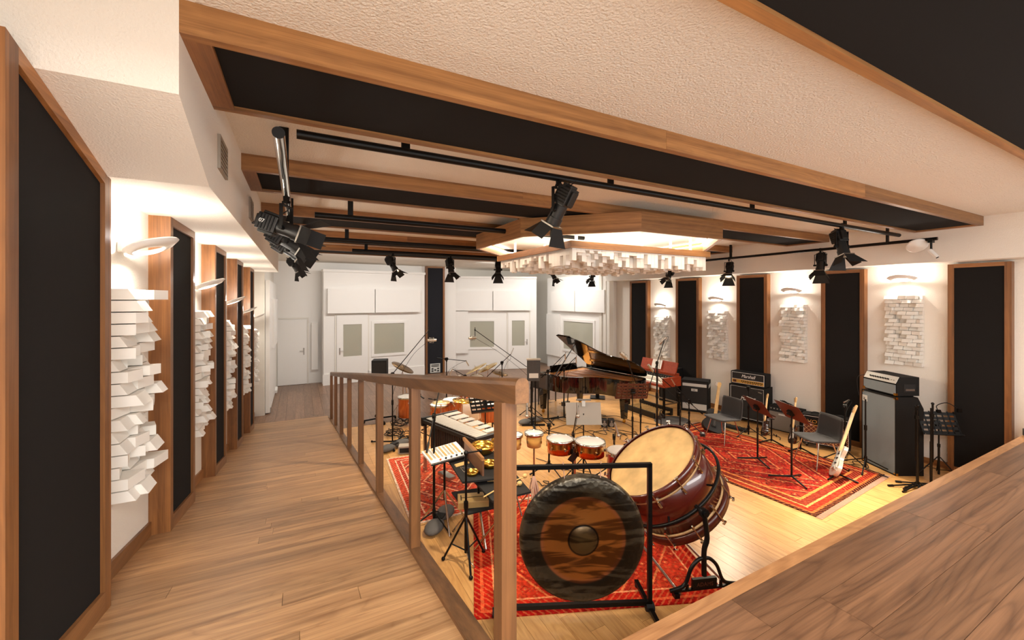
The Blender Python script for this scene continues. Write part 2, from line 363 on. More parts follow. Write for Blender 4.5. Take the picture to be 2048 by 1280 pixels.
# --- studio floor with separate planks
fl_ = struct(MB().bx(XRAIL - .1, XR + .4, YE - 1, 9.4, -.12, -.024).build('floor', plain('floor_joint', (92, 62, 36), .8)), 'honey oak plank floor of the sunken studio')
def planks(parent, x0, x1, y0, y1, w, ln, mat, along, z, keep=300, seed=1, cam=(2.5, 1.5), nm='floor_plank'):
    rnd = random.Random(seed); items = []
    meshes = {}
    A0, A1, B0, B1 = (x0, x1, y0, y1) if along == 'x' else (y0, y1, x0, x1)
    b = B0
    while b < B1 - .01:
        bw = min(w, B1 - b); a = A0 - rnd.random() * ln
        while a < A1 - .01:
            L_ = ln * rnd.choice((.7, .85, 1, 1.15)); s0, s1 = max(a, A0), min(a + L_, A1)
            if s1 - s0 > .06: items.append(((s0 + s1) / 2, b + bw / 2, s1 - s0, bw))
            a += L_
        b += w
    if along == 'x': key = lambda i: (i[0] - cam[0]) ** 2 + (i[1] - cam[1]) ** 2
    else: key = lambda i: (i[1] - cam[0]) ** 2 + (i[0] - cam[1]) ** 2
    items.sort(key=key); far = MB()
    for i, (ca, cb, la, lb) in enumerate(items):
        loc = (ca, cb, z - .011) if along == 'x' else (cb, ca, z - .011)
        rz = 0 if along == 'x' else math.pi / 2
        if i < keep:
            k = (round(la, 3), round(lb, 3))
            if k not in meshes:
                me = MB().box((0, 0, 0), (la - .0025, lb - .0025, .022)).mesh(nm); me.materials.append(M[mat]); meshes[k] = me
            inst(nm, meshes[k], None, loc, (0, 0, rz), parent)
        else:
            d = (la - .0025, lb - .0025, .022) if along == 'x' else (lb - .0025, la - .0025, .022)
            far.box(loc, d)
    if far.v:
        o = far.build(nm + 's_beyond', mat, parent); o['kind'] = 'stuff'
    return items
planks(fl_, XRAIL - .1, XR, YE - .6, 9.3, .15, 1.5, 'oak', 'y', 0, 300, 3, (4, 2.5))
fd = struct(MB().bx(-1.3, XR + .2, 9.3, YF + .7, -.12, -.024).build('floor', plain('landing_joint', (60, 42, 30), .8)), 'dark walnut floor of the far landing')
planks(fd, -1.3, XR, 9.3, YF + .6, .2, 1.9, 'darkfloor', 'y', 0, 300, 5, (1, 9))
# --- ramp and platform
rp = MB(); rp.hexa([(XL, YE, -.1), (XRAIL, YE, -.1), (XRAIL, YR, -.1), (XL, YR, -.1)], [(XL, YE, zr(YE) - .022), (XRAIL, YE, zr(YE) - .022), (XRAIL, YR, -.02), (XL, YR, -.02)])
ro = struct(rp.build('floor', 'wy'), 'walnut plank ramp running down along the left wall')
rnd = random.Random(11); y = YE - .25; k = -.11; wd = .125
while y < YR + .16:
    cuts = [XL, XRAIL] if rnd.random() < .45 else [XL, XL + .3 + rnd.random() * .95, XRAIL]
    for a, b in zip(cuts, cuts[1:]):
        a_, b_ = a + .001, b - .001; q = [(a_, y + k * (a_ - XL)), (b_, y + k * (b_ - XL)), (b_, y + k * (b_ - XL) + wd - .002), (a_, y + k * (a_ - XL) + wd - .002)]
        q = [(x_, min(max(y_, YE), YR)) for x_, y_ in q]
        if q[2][1] - q[1][1] < .012 and q[3][1] - q[0][1] < .012: continue
        cx = (a + b) / 2; cy = sum(t[1] for t in q) / 4
        m_ = MB().hexa([(x_ - cx, y_ - cy, zr(y_) - zr(cy) - .02) for x_, y_ in q], [(x_ - cx, y_ - cy, zr(y_) - zr(cy)) for x_, y_ in q])
        o = m_.build('floor_plank', 'ramp', ro); o.location = (cx, cy, zr(cy) + .001)
    y += wd
gp = struct(MB().bx(XRAIL + .02, XR, -1.2, YE - .06, -.1, ZP - .024).build('floor', 'wx'), 'raised walnut gallery deck where the camera stands')
struct(MB().bx(XL, XRAIL + .02, -1.2, YE, -.1, ZP - .001).build('floor', 'ramp'), 'head of the ramp on the gallery')
yy = YE - .06; widths = [.17, .185, .185, .185, .185, .185, .185, .185, .185, .185]
rnd = random.Random(4)
for w_ in widths:
    a = .62 - rnd.random() * .9
    while a < XR:
        L_ = 1.1 + rnd.random() * 1.3; s0, s1 = max(a, .62), min(a + L_, XR)
        if s1 - s0 > .05:
            o = MB().box((0, 0, 0), (s1 - s0 - .002, w_ - .002, .022)).build('floor_plank', 'deck', gp); o.location = ((s0 + s1) / 2, yy - w_ / 2, ZP - .011)
        a += L_
    yy -= w_
nose = wood('nosing_wood', (128, 84, 50), (182, 132, 86), 0, .35)
MB().bx(.62, XR, YE - .06, YE, ZP - .05, ZP + .001).build('nosing', nose, gp)
MB().bx(.62, XR, YE, YE + .025, ZP - .12, ZP - .03).build('edge_trim', 'wx', gp)
MB().bx(.62, XR, YE - .06, YE + .0, 0, ZP - .05).build('fascia', 'wx', gp)
# --- walls
def skirt(x0, x1, y0, y1, name='baseboard_left', f=None, h=.1):
    m_ = MB(); f = f or (lambda y: 0)
    m_.hexa([(x0, y0, f(y0)), (x1, y0, f(y0)), (x1, y1, f(y1)), (x0, y1, f(y1))], [(x0, y0, f(y0) + h), (x1, y0, f(y0) + h), (x1, y1, f(y1) + h), (x0, y1, f(y1) + h)])
    return struct(m_.build(name, 'wy'))
struct(MB().bx(XL - .2, XL, -1.2, 11.2, -.1, ZC).build('wall_left', 'plaster'), 'white rendered left wall behind the panels')
struct(MB().bx(XL - .2, -.74, 11.2, YF + .2, -.1, ZC).build('wall_left', 'paint2'), 'cream wall past the ramp at the far left')
struct(MB().bx(XR, XR + .2, -1.2, 10.3, -.1, ZC).build('wall_right', 'plaster'), 'white rendered right wall behind the amplifiers')
struct(MB().bx(-1.2, 5.3, YF, YF + .2, -.1, ZC).build('wall_back', 'paint'), 'white far wall with the door')
struct(MB().bx(5.1, XR + .3, 15.6, 15.8, -.1, ZC).build('wall_back', 'paint2'), 'white wall of the far alcove')
struct(MB().bx(XR, XR + .2, 10.3, 15.8, -.1, ZC).build('wall_right', 'paint2'), 'cream wall behind the angled booth')
c_ = struct(MB().bx(XL - .2, XR + .2, -1.2, 15.8, ZC, ZC + .1).build('ceiling', 'stipple'), 'stippled white plaster ceiling')
# soffits
struct(MB().bx(XL, -.43, 2.68, YR, ZS, ZC).build('ceiling', 'plaster'), 'white boxed soffit along the left wall')
m_ = MB(); m_.add([(XL, 2.68, ZS), (-.43, 2.68, ZS), (-.43, 2.06, 3.57), (XL, 2.06, 3.57), (XL, 2.68, ZC), (-.43, 2.68, ZC), (-.43, 2.06, ZC), (XL, 2.06, ZC)], [(0, 1, 2, 3), (3, 2, 6, 7), (1, 5, 6, 2), (4, 7, 6, 5), (0, 4, 5, 1), (0, 3, 7, 4)])
struct(m_.build('ceiling', 'plaster'), 'white sloping end of the left soffit')
struct(MB().bx(8.82, XR, -1.2, 10.3, 3.33, ZC).build('ceiling', 'plaster'), 'white boxed soffit along the right wall')
for a, b in ((2.74, 3.77), (4.56, 5.53), (6.32, 7.29), (8.07, 9.1), (9.88, 11.2)): skirt(XL, XL + .018, a, b, 'baseboard_left', lambda y: max(0, zr(y)))
for a, b in ((2.55, 3.6), (4.32, 5.35), (6.08, 7.09), (7.84, 8.84), (9.6, 10.3)): skirt(XR - .018, XR, a, b, 'baseboard_right')
# --- acoustic wall panels
def wall_panel(side, y0, y1, zb, zt, label, zt0=None):
    """side -1 left wall, +1 right wall; zb,zt callables or numbers"""
    x0 = XL if side < 0 else XR; dx = .125 * (-side); xf = x0 + dx
    zb0, zb1 = (zb(y0), zb(y1)) if callable(zb) else (zb, zb); zt0 = zt0 or zt
    r = thing('acoustic_panel', label, 'wall panel', (x0, y0, min(zb0, zb1)), 0, 'framed fabric panels on the side walls')
    O = Vector((x0, y0, min(zb0, zb1)))
    def pc(name, mat, X0, X1, Y0, Y1, f0, f1):
        m = MB(TR(-O)); a, b = min(X0, X1), max(X0, X1)
        zt_ = lambda y: zt0 + (zt - zt0) * (y - y0) / (y1 - y0); zb_ = lambda y: zb0 + (zb1 - zb0) * (y - y0) / (y1 - y0)
        def zz(f, y):
            return zb_(y) + f[1] if f[0] == 'b' else zt_(y) - f[1]
        m.hexa([(a, Y0, zz(f0, Y0)), (b, Y0, zz(f0, Y0)), (b, Y1, zz(f0, Y1)), (a, Y1, zz(f0, Y1))], [(a, Y0, zz(f1, Y0)), (b, Y0, zz(f1, Y0)), (b, Y1, zz(f1, Y1)), (a, Y1, zz(f1, Y1))])
        return m.build(name, mat, r)
    e = .018 * (-side)
    pc('side_board', 'wz', x0, xf, y0, y0 + .02, ('b', 0), ('t', 0)); pc('side_board', 'wz', x0, xf, y1 - .02, y1, ('b', 0), ('t', 0))
    pc('frame_stile', 'wz', xf - e * 2, xf, y0 + .02, y0 + .07, ('b', 0), ('t', 0)); pc('frame_stile', 'wz', xf - e * 2, xf, y1 - .07, y1 - .02, ('b', 0), ('t', 0))
    pc('frame_rail', 'wy', xf - e * 2, xf, y0 + .07, y1 - .07, ('t', .06), ('t', 0)); pc('frame_rail', 'wy', xf - e * 2, xf, y0 + .07, y1 - .07, ('b', 0), ('b', .1))
    pc('fabric', 'fabric', x0, xf - e, y0 + .07, y1 - .07, ('b', .1), ('t', .06))
    return r
for i, (a, b) in enumerate(((1.9, 2.72), (3.77, 4.55), (5.53, 6.3), (7.29, 8.05), (9.1, 9.86))):
    wall_panel(-1, a, b, zr, ZS if i else 3.345, 'black fabric panel in walnut frame on the left ramp wall, %s from the camera' % ORD[i], None if i else 3.62)
for i, (a, b) in enumerate(((1.87, 2.53), (3.61, 4.31), (5.36, 6.07), (7.1, 7.83), (8.85, 9.59))):
    wall_panel(1, a, b, 0, 3.3, 'black fabric panel in walnut frame on the right studio wall, %s from the camera' % ORD[i])
# --- wall diffusers of white blocks
bm = {}; rnd = random.Random(21)
for w_ in (.06, .08, .12, .16):
    for d_ in (.05, .085, .12, .155):
        for s_ in (0, 1, 2):
            h = .0605; t = .035
            f = [d_, d_, d_, d_]
            if s_ == 0: f = [d_, d_, d_ - t, d_ - t]
            if s_ == 1: f = [d_, d_ - t, d_ - t, d_]
            if s_ == 2: f = [d_ - t, d_, d_, d_ - t]
            hw = w_ / 2 - .003; hh = h / 2
            # local x along wall, y out of wall (positive), z up
            vs = [(-hw, 0, -hh), (hw, 0, -hh), (hw, 0, hh), (-hw, 0, hh), (-hw, f[0], -hh), (hw, f[1], -hh), (hw, f[2], hh), (-hw, f[3], hh)]
            me = MB().add(vs, [(0, 1, 2, 3), (7, 6, 5, 4), (0, 4, 5, 1), (1, 5, 6, 2), (2, 6, 7, 3), (3, 7, 4, 0)]).mesh('block'); me.materials.append(M['block']); bm[(w_, d_, s_)] = me
PART = [(.16, .12, .12, .08), (.16, .16, .16), (.12, .12, .12, .12), (.16, .16, .08, .08), (.08, .16, .12, .12)]
def diffuser(x, yc, zt, side, label):
    r = thing('wall_diffuser', label, 'diffuser', (x, yc, zt - 1.2), -math.pi / 2 if side < 0 else math.pi / 2, 'white block diffusers on the side walls')
    MB().bx(-.24, .24, .001, .02, 0, 1.2).build('backing_board', 'block', r)
    for row in range(18):
        p = list(rnd.choice(PART)); rnd.shuffle(p); a = -.24
        if side > 0: p = [.12] * 4 if row % 2 else [.06, .12, .12, .12, .06]
        for w_ in p:
            inst('block', bm[(w_, rnd.choice((.05, .085, .085, .12, .12, .155)) if side < 0 else rnd.choice((.05, .085, .12, .155)), rnd.choice((0, 0, 1, 2)) if side < 0 else rnd.choice((0, 0, 0, 1)))], None, (a + w_ / 2, .02, 1.2 - (row + .5) * .0667), (0, 0, 0), r); a += w_
    return r
def wall_lamp(x, yc, z, side, label, e=22):
    r = thing('wall_lamp', label, 'wall lamp', (x, yc, z), -math.pi / 2 if side < 0 else math.pi / 2, 'leaf shaped wall lamps')
    MB().bx(-.05, .05, .001, .05, -.03, .03).build('wall_mount', 'paint', r, bevel=.006)
    # leaf shade: a wide ring, low at the wall, lifting to a pointed tip
    n = 32; vs = []; fs = []
    for j, (a, b, c0) in enumerate(((.2, .125, .15), (.17, .1, .15), (.135, .07, .138))):
        for i in range(n):
            t = 2 * math.pi * i / n; px_ = a * math.cos(t) * (1 - .25 * max(0, math.sin(t))); py_ = c0 + b * math.sin(t)
            vs.append((px_, py_, (py_ - .05) * .4 - .045 + (.03 if j == 0 else .008 if j == 1 else 0)))
    for j in range(2):
        for i in range(n): fs.append((j * n + i, j * n + (i + 1) % n, (j + 1) * n + (i + 1) % n, (j + 1) * n + i))
    MB().add(vs, fs, True).build('leaf_shade', 'paint', r, solid=.012)
    MB().cyl((0, .06, -.012), (0, .06, .0), .022, n=14).build('led_module', 'led', r)
    l = bpy.data.lights.new('wall_lamp_light', 'POINT'); l.energy = e; l.shadow_soft_size = .03; l.color = (1, .93, .83)
    o = bpy.data.objects.new('wall_lamp_light', l); COL.objects.link(o); o.parent = r; o.location = (0, .135, .045)
    return r
for i in range(5):
    yc = (3.25, 5.05, 6.8, 8.57, 10.3)[i]
    diffuser(XL, yc, 2.81 - .178 * i, -1, 'white wooden block diffuser on the left ramp wall, %s from the camera' % ORD[i])
    wall_lamp(XL, yc, 3.06 - .175 * i, -1, 'white leaf shaped lamp on the left ramp wall, %s from the camera' % ORD[i], 8.5 if i == 0 else 10)
for i in range(4):
    yc = (3.08, 4.85, 6.6, 8.36)[i]
    diffuser(XR, yc, 2.81 - .177 * i, 1, 'white wooden block diffuser on the right studio wall, %s from the camera' % ORD[i])
    wall_lamp(XR, yc, 3.09 - .177 * i, 1, 'white leaf shaped lamp on the right studio wall, %s from the camera' % ORD[i], 7.5)
# --- ceiling beams (boxed bass traps with fabric undersides)
def beam(y0, y1, label, xr0=8.82):
    zb = 3.82; r = thing('ceiling_beam', label, 'ceiling beam', (-.43, y0, zb), 0, 'walnut and black fabric ceiling beams')
    m = lambda: MB(TR(.43, -y0, -zb))
    segs = [-.43, 2.2 + random.uniform(-.4, .4), 5.6 + random.uniform(-.4, .4), xr0]
    for a, b in zip(segs, segs[1:]): m().bx(a, b - .002, y0, y0 + .05, zb, ZC).build('face_board', 'wx', r)
    m().bx(-.43, xr0, y1 - .05, y1, zb, ZC).build('back_board', 'wx', r)
    m().bx(-.43, -.33, y0 + .05, y1 - .05, zb, ZC).build('end_board', 'wy', r); m().bx(xr0 - .1, xr0, y0 + .05, y1 - .05, zb, ZC).build('end_board', 'wy', r)
    m().bx(-.33, xr0 - .1, y0 + .05, y1 - .05, zb + .02, ZC).build('fabric', 'fabric', r)
    return r
beam(.15, .95, 'black fabric ceiling beam with walnut edges at the upper right, directly over the gallery')
for i, y0 in enumerate((2.06, 4.0, 5.93, 7.85, 9.75)):
    beam(y0, y0 + .75, 'walnut faced ceiling beam with black fabric underside, %s from the gallery edge' % ORD[i])
# ================================================================ CEILING CLOUD
OC = Vector((4.45, 5.5)); AP = 1.85
def octa(a, k=0): return [(OC.x + a / math.cos(math.pi / 8) * math.cos(math.pi / 8 + i * math.pi / 4), OC.y + a / math.cos(math.pi / 8) * math.sin(math.pi / 8 + i * math.pi / 4)) for i in range(8)]
r = thing('ceiling_cloud', 'octagonal walnut ceiling cloud with glowing white underside', 'ceiling cloud', (OC.x, OC.y, 3.58))
o_, i_ = octa(AP), octa(AP - .05)
for i in range(8):
    j = (i + 1) % 8; T = TR(-OC.x, -OC.y, -3.58)
    ang = math.atan2(o_[j][1] - o_[i][1], o_[j][0] - o_[i][0]); mid = ((o_[i][0] + o_[j][0]) / 2 - OC.x, (o_[i][1] + o_[j][1]) / 2 - OC.y, 0)
    L_ = RZ(-ang) @ TR(-mid[0], -mid[1], 0)
    q = [L_ @ T @ Vector((p[0], p[1], 3.58)) for p in (o_[i], o_[j], i_[j], i_[i])]
    b = MB().hexa([(p.x, p.y, 0) for p in q], [(p.x, p.y, .24) for p in q]).build('ring_board', 'wx', r); b.location = mid; b.rotation_euler = (0, 0, ang)
    a_, c2_ = octa(AP - .055)[i], octa(AP - .055)[j]; e_, f_ = octa(AP - .09)[i], octa(AP - .09)[j]
    q = [L_ @ T @ Vector((p[0], p[1], 3.58)) for p in (a_, c2_, f_, e_)]
    b = MB().hexa([(p.x, p.y, .1) for p in q], [(p.x, p.y, .11) for p in q]).build('led_strip', 'led', r); b.location = mid; b.rotation_euler = (0, 0, ang)
MB(TR(-OC.x, -OC.y, -3.58)).prism(octa(AP - .052), 3.74, 3.8).build('underside', 'paint', r)
l = bpy.data.lights.new('cloud_light', 'AREA'); l.shape = 'DISK'; l.size = 3.2; l.energy = 25; l.color = (1, .88, .72)
lo = bpy.data.objects.new('cloud_light', l); COL.objects.link(lo); lo.location = (OC.x, OC.y, 3.72)
# hanging skyline diffuser
DX0, DX1, DY0, DY1, DZ = 3.07, 5.77, 4.25, 6.45, 3.41; dc = Vector(((DX0 + DX1) / 2, (DY0 + DY1) / 2, DZ))
r = thing('hanging_diffuser', 'walnut framed hanging diffuser full of white wooden blocks, under the cloud', 'diffuser', dc)
m = lambda: MB(TR(-dc))
m().bx(DX0, DX1, DY0, DY0 + .03, DZ, DZ + .09).build('frame_board', 'wx', r); m().bx(DX0, DX1, DY1 - .03, DY1, DZ, DZ + .09).build('frame_board', 'wx', r)
m().bx(DX0, DX0 + .03, DY0 + .03, DY1 - .03, DZ, DZ + .09).build('frame_board', 'wy', r); m().bx(DX1 - .03, DX1, DY0 + .03, DY1 - .03, DZ, DZ + .09).build('frame_board', 'wy', r)
m().bx(DX0 + .03, DX1 - .03, DY0 + .03, DY1 - .03, DZ + .03, DZ + .06).build('top_board', 'block', r)
for px_ in (3.3, 3.9, 4.5, 5.1, 5.55):
    for py_ in (4.45, 6.2): m().cyl((px_, py_, DZ + .06), (px_, py_, 3.745), .022, n=10).build('hanging_rod', 'paint', r)
g = .07; nx = int((DX1 - DX0 - .06) / g); ny = int((DY1 - DY0 - .06) / g); rnd = random.Random(5); cells = []; lens = (.05, .08, .11, .15, .19, .24)
bms = {}
for h in lens:
    me = MB().box((0, 0, -h / 2), (g - .003, g - .003, h)).mesh('block'); me.materials.append(M['block']); bms[h] = me
for i in range(nx):
    for j in range(ny): cells.append((i, j, rnd.choice(lens)))
cells.sort(key=lambda c: min(c[1] * 1.0, c[0] * 1.15) - c[2] * 2)
rest = MB()
for k_, (i, j, h) in enumerate(cells):
    p = Vector((DX0 + .03 + (i + .5) * g + .01, DY0 + .03 + (j + .5) * g, DZ + .03)) - dc
    if k_ < 300: inst('block', bms[h], None, p, (0, 0, 0), r)
    else: rest.box((p.x, p.y, p.z - h / 2), (g - .003, g - .003, h))
o = rest.build('blocks_behind', 'block', r); o['kind'] = 'stuff'
# ================================================================ LIGHTING PIPES
def pipe(p0, p1, rad, mat, label, hangers=(), caps=True):
    p0, p1 = Vector(p0), Vector(p1)
    r = thing('lighting_pipe', label, 'pipe', p0, 0)
    m = MB().cyl((0, 0, 0), p1 - p0, rad, n=16); m.build('pipe', mat, r)
    for t in hangers:
        q = (p1 - p0) * t; zt = (3.82 if hangers is None else ZC) - p0.z
        MB().bx(q.x - .03, q.x + .03, q.y - .012, q.y + .012, q.z, zt).build('hanger', 'metal', r)
    return r
pipe((-.02, 2.98, 3.82), (8.75, 2.98, 3.8), .03, 'metal', 'long black lighting pipe under the front ceiling beam', (.08, .3, .55, .8))
pipe((-.1, 2.45, 3.62), (-.1, 9.3, 3.62), .03, 'chrome', 'chrome lighting pipe running away beside the left soffit', (.12, .45, .75))
MB().cyl((0, -.006, 0), (0, .0, 0), .031, n=20).build('end_cap', 'rubber', [o for o in bpy.data.objects if o.name.startswith('lighting_pipe')][-1])
pipe((8.5, 2.45, 3.66), (8.5, 9.8, 3.66), .025, 'metal', 'black lighting pipe running along the right soffit', (.08, .45, .8))
pipe((.15, 5.2, 3.72), (4.0, 5.2, 3.72), .035, 'metal', 'short black pipe between second and third ceiling beams', (.1, .7))
pipe((.25, 7.2, 3.72), (4.6, 7.2, 3.72), .035, 'metal', 'short black pipe between third and fourth ceiling beams', (.1, .7))
pipe((.9, 8.45, 3.7), (5.2, 8.45, 3.7), .03, 'metal', 'black pipe between fourth and fifth ceiling beams', (.06, .9))
pipe((5.2, 9.66, 3.7), (8.42, 9.66, 3.7), .03, 'metal', 'black pipe in front of the fifth ceiling beam, far right', (.1, .9))
# ================================================================ STAGE LIGHTS
def stage_light(h, yaw, pitch, s, label, watt=0, num=None, lit=False, spread=1.0):
    """h hang point on pipe, yaw heading of the beam (0 = +x), pitch below horizontal"""
    r = thing('stage_light', label, 'stage light', h, yaw, 'black theatre spotlights on the ceiling pipes')
    hz = -.34 * s
    MB().box((0, 0, -.01 * s), (.05 * s, .035 * s, .11 * s)).cyl((-.04 * s, 0, -.06 * s), (.04 * s, 0, -.06 * s), .014 * s).build('clamp', 'metal', r)
    MB().box((0, 0, -.1 * s), (.035 * s, .22 * s, .012 * s)).box((0, .108 * s, -.22 * s), (.035 * s, .008 * s, .25 * s)).box((0, -.108 * s, -.22 * s), (.035 * s, .008 * s, .25 * s)).cyl((0, -.13 * s, hz), (0, .13 * s, hz), .02 * s).build('yoke', 'metal', r)
    H_ = TR(0, 0, hz) @ RY(pitch) @ Matrix.Scale(s, 4)
    lh = MB(H_).box((-.17, 0, 0), (.2, .17, .17)).box((-.17, 0, .1), (.16, .1, .03)).box((-.17, 0, -.1), (.16, .1, .03)).box((-.28, 0, 0), (.04, .12, .12)).build('lamp_housing', 'bplastic', r, bevel=.008 * s)
    fin = MB(H_)
    for k_ in range(5): fin.box((-.235 + .032 * k_, 0, .0), (.008, .186, .15))
    fin.build('cooling_fins', 'metal', lh)
    lb = MB(H_).cyl((-.07, 0, 0), (.08, 0, 0), .075, n=18).cyl((.08, 0, 0), (.16, 0, 0), .085, .085, n=18).build('lens_barrel', 'bplastic', r)
    MB(H_).cyl((-.06, .08, .03), (.14, .08, .03), .01).cyl((0, .085, 0), (0, .12, 0), .028, n=12).build('focus_knob', 'metal', lb)
    MB(H_).cyl((.155, 0, 0), (.162, 0, 0), .072, n=18).build('lens', 'lens' if lit else 'steel', lb)
    gf = MB(H_).box((.17, 0, .088), (.016, .19, .014)).box((.17, 0, -.088), (.016, .19, .014)).box((.17, .088, 0), (.016, .014, .19)).box((.17, -.088, 0), (.016, .014, .19)).build('gel_frame', 'steel', r)
    for k_ in range(4):
        a = 32 * spread; w0, w1, ln = (.088, .16, .21) if k_ % 2 == 0 else (.085, .085, .17)
        F_ = H_ @ Matrix.Rotation(k_ * math.pi / 2, 4, 'X') @ TR(.18, 0, .088) @ RY(-math.radians(a))
        MB(F_).add([(0, -w0, 0), (0, w0, 0), (ln, w1, 0), (ln, -w1, 0), (0, -w0, .003), (0, w0, .003), (ln, w1, .003), (ln, -w1, .003)], [(3, 2, 1, 0), (4, 5, 6, 7), (0, 1, 5, 4), (1, 2, 6, 5), (2, 3, 7, 6), (3, 0, 4, 7)]).build('barn_door', 'matte', gf)
    MB().tube(bez([H_ @ Vector((-.3, 0, 0)), H_ @ Vector((-.36, .03, -.06)), H_ @ Vector((-.3, .09, -.02)), Vector((-.03 * s, .1 * s, -.12 * s)), Vector((0, .03 * s, -.02 * s))], 16), .006 * s, 6).build('cable', 'rubber', r)
    if num: text(num, .055 * s, 'white', r, H_ @ TR(-.24, -.0865, -.02) @ FACE @ Matrix.Diagonal((1 / s, 1 / s, 1 / s, 1)) if False else TR(H_ @ Vector((-.24, -.0945, -.015))) @ RY(pitch) @ FACE, 'number')
    if watt:
        l = bpy.data.lights.new('spot_beam', 'SPOT'); l.energy = watt; l.spot_size = math.radians(72); l.spot_blend = .7; l.shadow_soft_size = .06; l.color = WARM
        lo = bpy.data.objects.new('spot_beam', l); COL.objects.link(lo); lo.parent = r
        lo.matrix_local = TR(H_ @ Vector((.36 if spread < 2 else .2, 0, 0))) @ RY(pitch - math.pi / 2)
    return r
R_ = math.radians
stage_light((-.1, 3.85, 3.6), R_(-24), R_(20), 0.80, 'large black spotlight numbered 07, nearest on the chrome pipe at the left', 95, '07')
stage_light((-.1, 4.75, 3.6), R_(-16), R_(32), 0.80, 'black spotlight second on the chrome pipe, behind the one numbered 07', 80)
stage_light((-.1, 5.6, 3.6), R_(-20), R_(34), 0.80, 'black spotlight third on the chrome pipe at the left', 75)
stage_light((-.08, 8.9, 3.6), R_(-20), R_(55), 0.68, 'small far black spotlight at the end of the chrome pipe', 52)
stage_light((2.02, 2.98, 3.8), R_(112), R_(58), 0.80, 'large black spotlight alone in the middle of the front pipe', 182)
stage_light((6.9, 2.98, 3.8), R_(-112), R_(72), 0.86, 'large black spotlight near the right end of the front pipe', 560)
stage_light((8.5, 4.0, 3.65), R_(195), R_(66), 0.82, 'black spotlight on the right pipe, nearest to the camera', 165, lit=True)
stage_light((8.5, 5.8, 3.65), R_(205), R_(50), 0.82, 'black spotlight with glowing lens, second on the right pipe', 143, lit=True)
stage_light((8.5, 7.45, 3.65), R_(190), R_(52), 0.82, 'black spotlight third on the right pipe, below the hanging diffuser', 130)
stage_light((7.75, 9.66, 3.68), R_(215), R_(52), 0.76, 'black spotlight far back, right of the pair under the cloud', 113)
stage_light((6.35, 9.66, 3.68), R_(-50), R_(58), 0.76, 'black spotlight far back, left of the pair under the cloud', 113, lit=True)
stage_light((4.05, 8.45, 3.68), R_(-120), R_(62), 0.76, 'black spotlight on the far pipe, right of the dark column', 130)
stage_light((2.9, 8.45, 3.68), R_(-80), R_(70), 0.76, 'black spotlight on the far pipe, in front of the dark column', 130)
stage_light((1.68, 8.45, 3.68), R_(-40), R_(58), 0.76, 'black spotlight on the far pipe, above the left booth door', 130, lit=True)
# small ceiling devices
r = thing('ceiling_dish', 'round white dish shaped antenna hanging from the right pipe', 'antenna', (8.5, 2.68, 3.58))
MB(frame((-.6, -.42, -.68))).lathe([(.001, -.014), (.115, -.014), (.132, 0), (.115, .014), (.045, .014), (.04, .02), (.001, .02)], 32).build('dish', 'paint', r)
MB().cyl((.0, .0, .0), (.0, .03, .09), .01).build('bracket', 'metal', r)
r = thing('ceiling_camera', 'small white bullet camera beside the dish antenna', 'camera', (8.5, 2.52, 3.5))
MB().cyl((0, 0, .15), (0, 0, .0), .014).box((0, 0, .13), (.1, .05, .05)).build('mount', 'metal', r)
MB().cyl((0, .02, -.0), (.02, -.06, -.12), .03, n=16).build('body', 'paint', r); MB().cyl((.02, -.06, -.12), (.0215, -.066, -.129), .018, n=14).build('lens', 'rubber', r)
for i, yv in enumerate((3.05, 4.7)):
    r = thing('air_vent', 'grey rectangular air vent grille on the left soffit, %s' % ('nearer one' if i == 0 else 'farther one'), 'vent', (-.43, yv, 3.62))
    MB().bx(0, .012, -.14, .14, -.1, .1).bx(.012, .016, -.14, .14, .085, .1).bx(.012, .016, -.14, .14, -.1, -.085).bx(.012, .016, -.14, -.125, -.085, .085).bx(.012, .016, .125, .14, -.085, .085).build('frame', 'greyplate', r)
    for k_ in range(7): MB().box((.014, 0, -.075 + .025 * k_), (.01, .24, .004), RY(.5)).build('slat', 'greyplate', r)
# ================================================================ RAILING
r = thing('railing', 'walnut handrail with square posts between ramp and studio', 'railing', (XRAIL, 1.18, zr(1.18)))
O = Vector((XRAIL, 1.18, zr(1.18))); xa = .598
def rz_(y): return zr(y) + 1.03
prof = [(-.024, -.08), (.024, -.08), (.024, -.022), (.02, -.01), (.012, -.002), (0, 0), (-.012, -.002), (-.02, -.01), (-.024, -.022)]
y0, y1 = 1.1, 9.78; vs = [(xa + .012 + a, y0, rz_(y0) + b) for a, b in prof] + [(xa + .012 + a, y1, rz_(y1) + b) for a, b in prof]; n = 9
MB(TR(-O)).add(vs, [(i, (i + 1) % n, n + (i + 1) % n, n + i) for i in range(n)] + [tuple(range(n)), tuple(range(n, 2 * n))[::-1]]).build('handrail', 'rail', r)
for i in range(8):
    yv = 1.2 + 1.195 * i
    m = MB(TR(-O)); a, b, c, d = xa - .024, xa + .03, yv - .03, yv + .03; zl = zr(yv) - .1
    m.hexa([(a, c, zl), (b, c, zl), (b, d, zl), (a, d, zl)], [(a, c, rz_(c) - .079), (b, c, rz_(c) - .079), (b, d, rz_(d) - .079), (a, d, rz_(d) - .079)]).build('post', 'railz', r)
m = MB(TR(-O)); m.hexa([(XRAIL - .01, y0, zr(y0) - .12), (xa + .05, y0, zr(y0) - .12), (xa + .05, 10.1, zr(10.1) - .06), (XRAIL - .01, 10.1, zr(10.1) - .06)], [(XRAIL - .01, y0, zr(y0) + .02), (xa + .05, y0, zr(y0) + .02), (xa + .05, 10.1, zr(10.1) + .02), (XRAIL - .01, 10.1, zr(10.1) + .02)])
m.build('bottom_rail', 'rail', r)
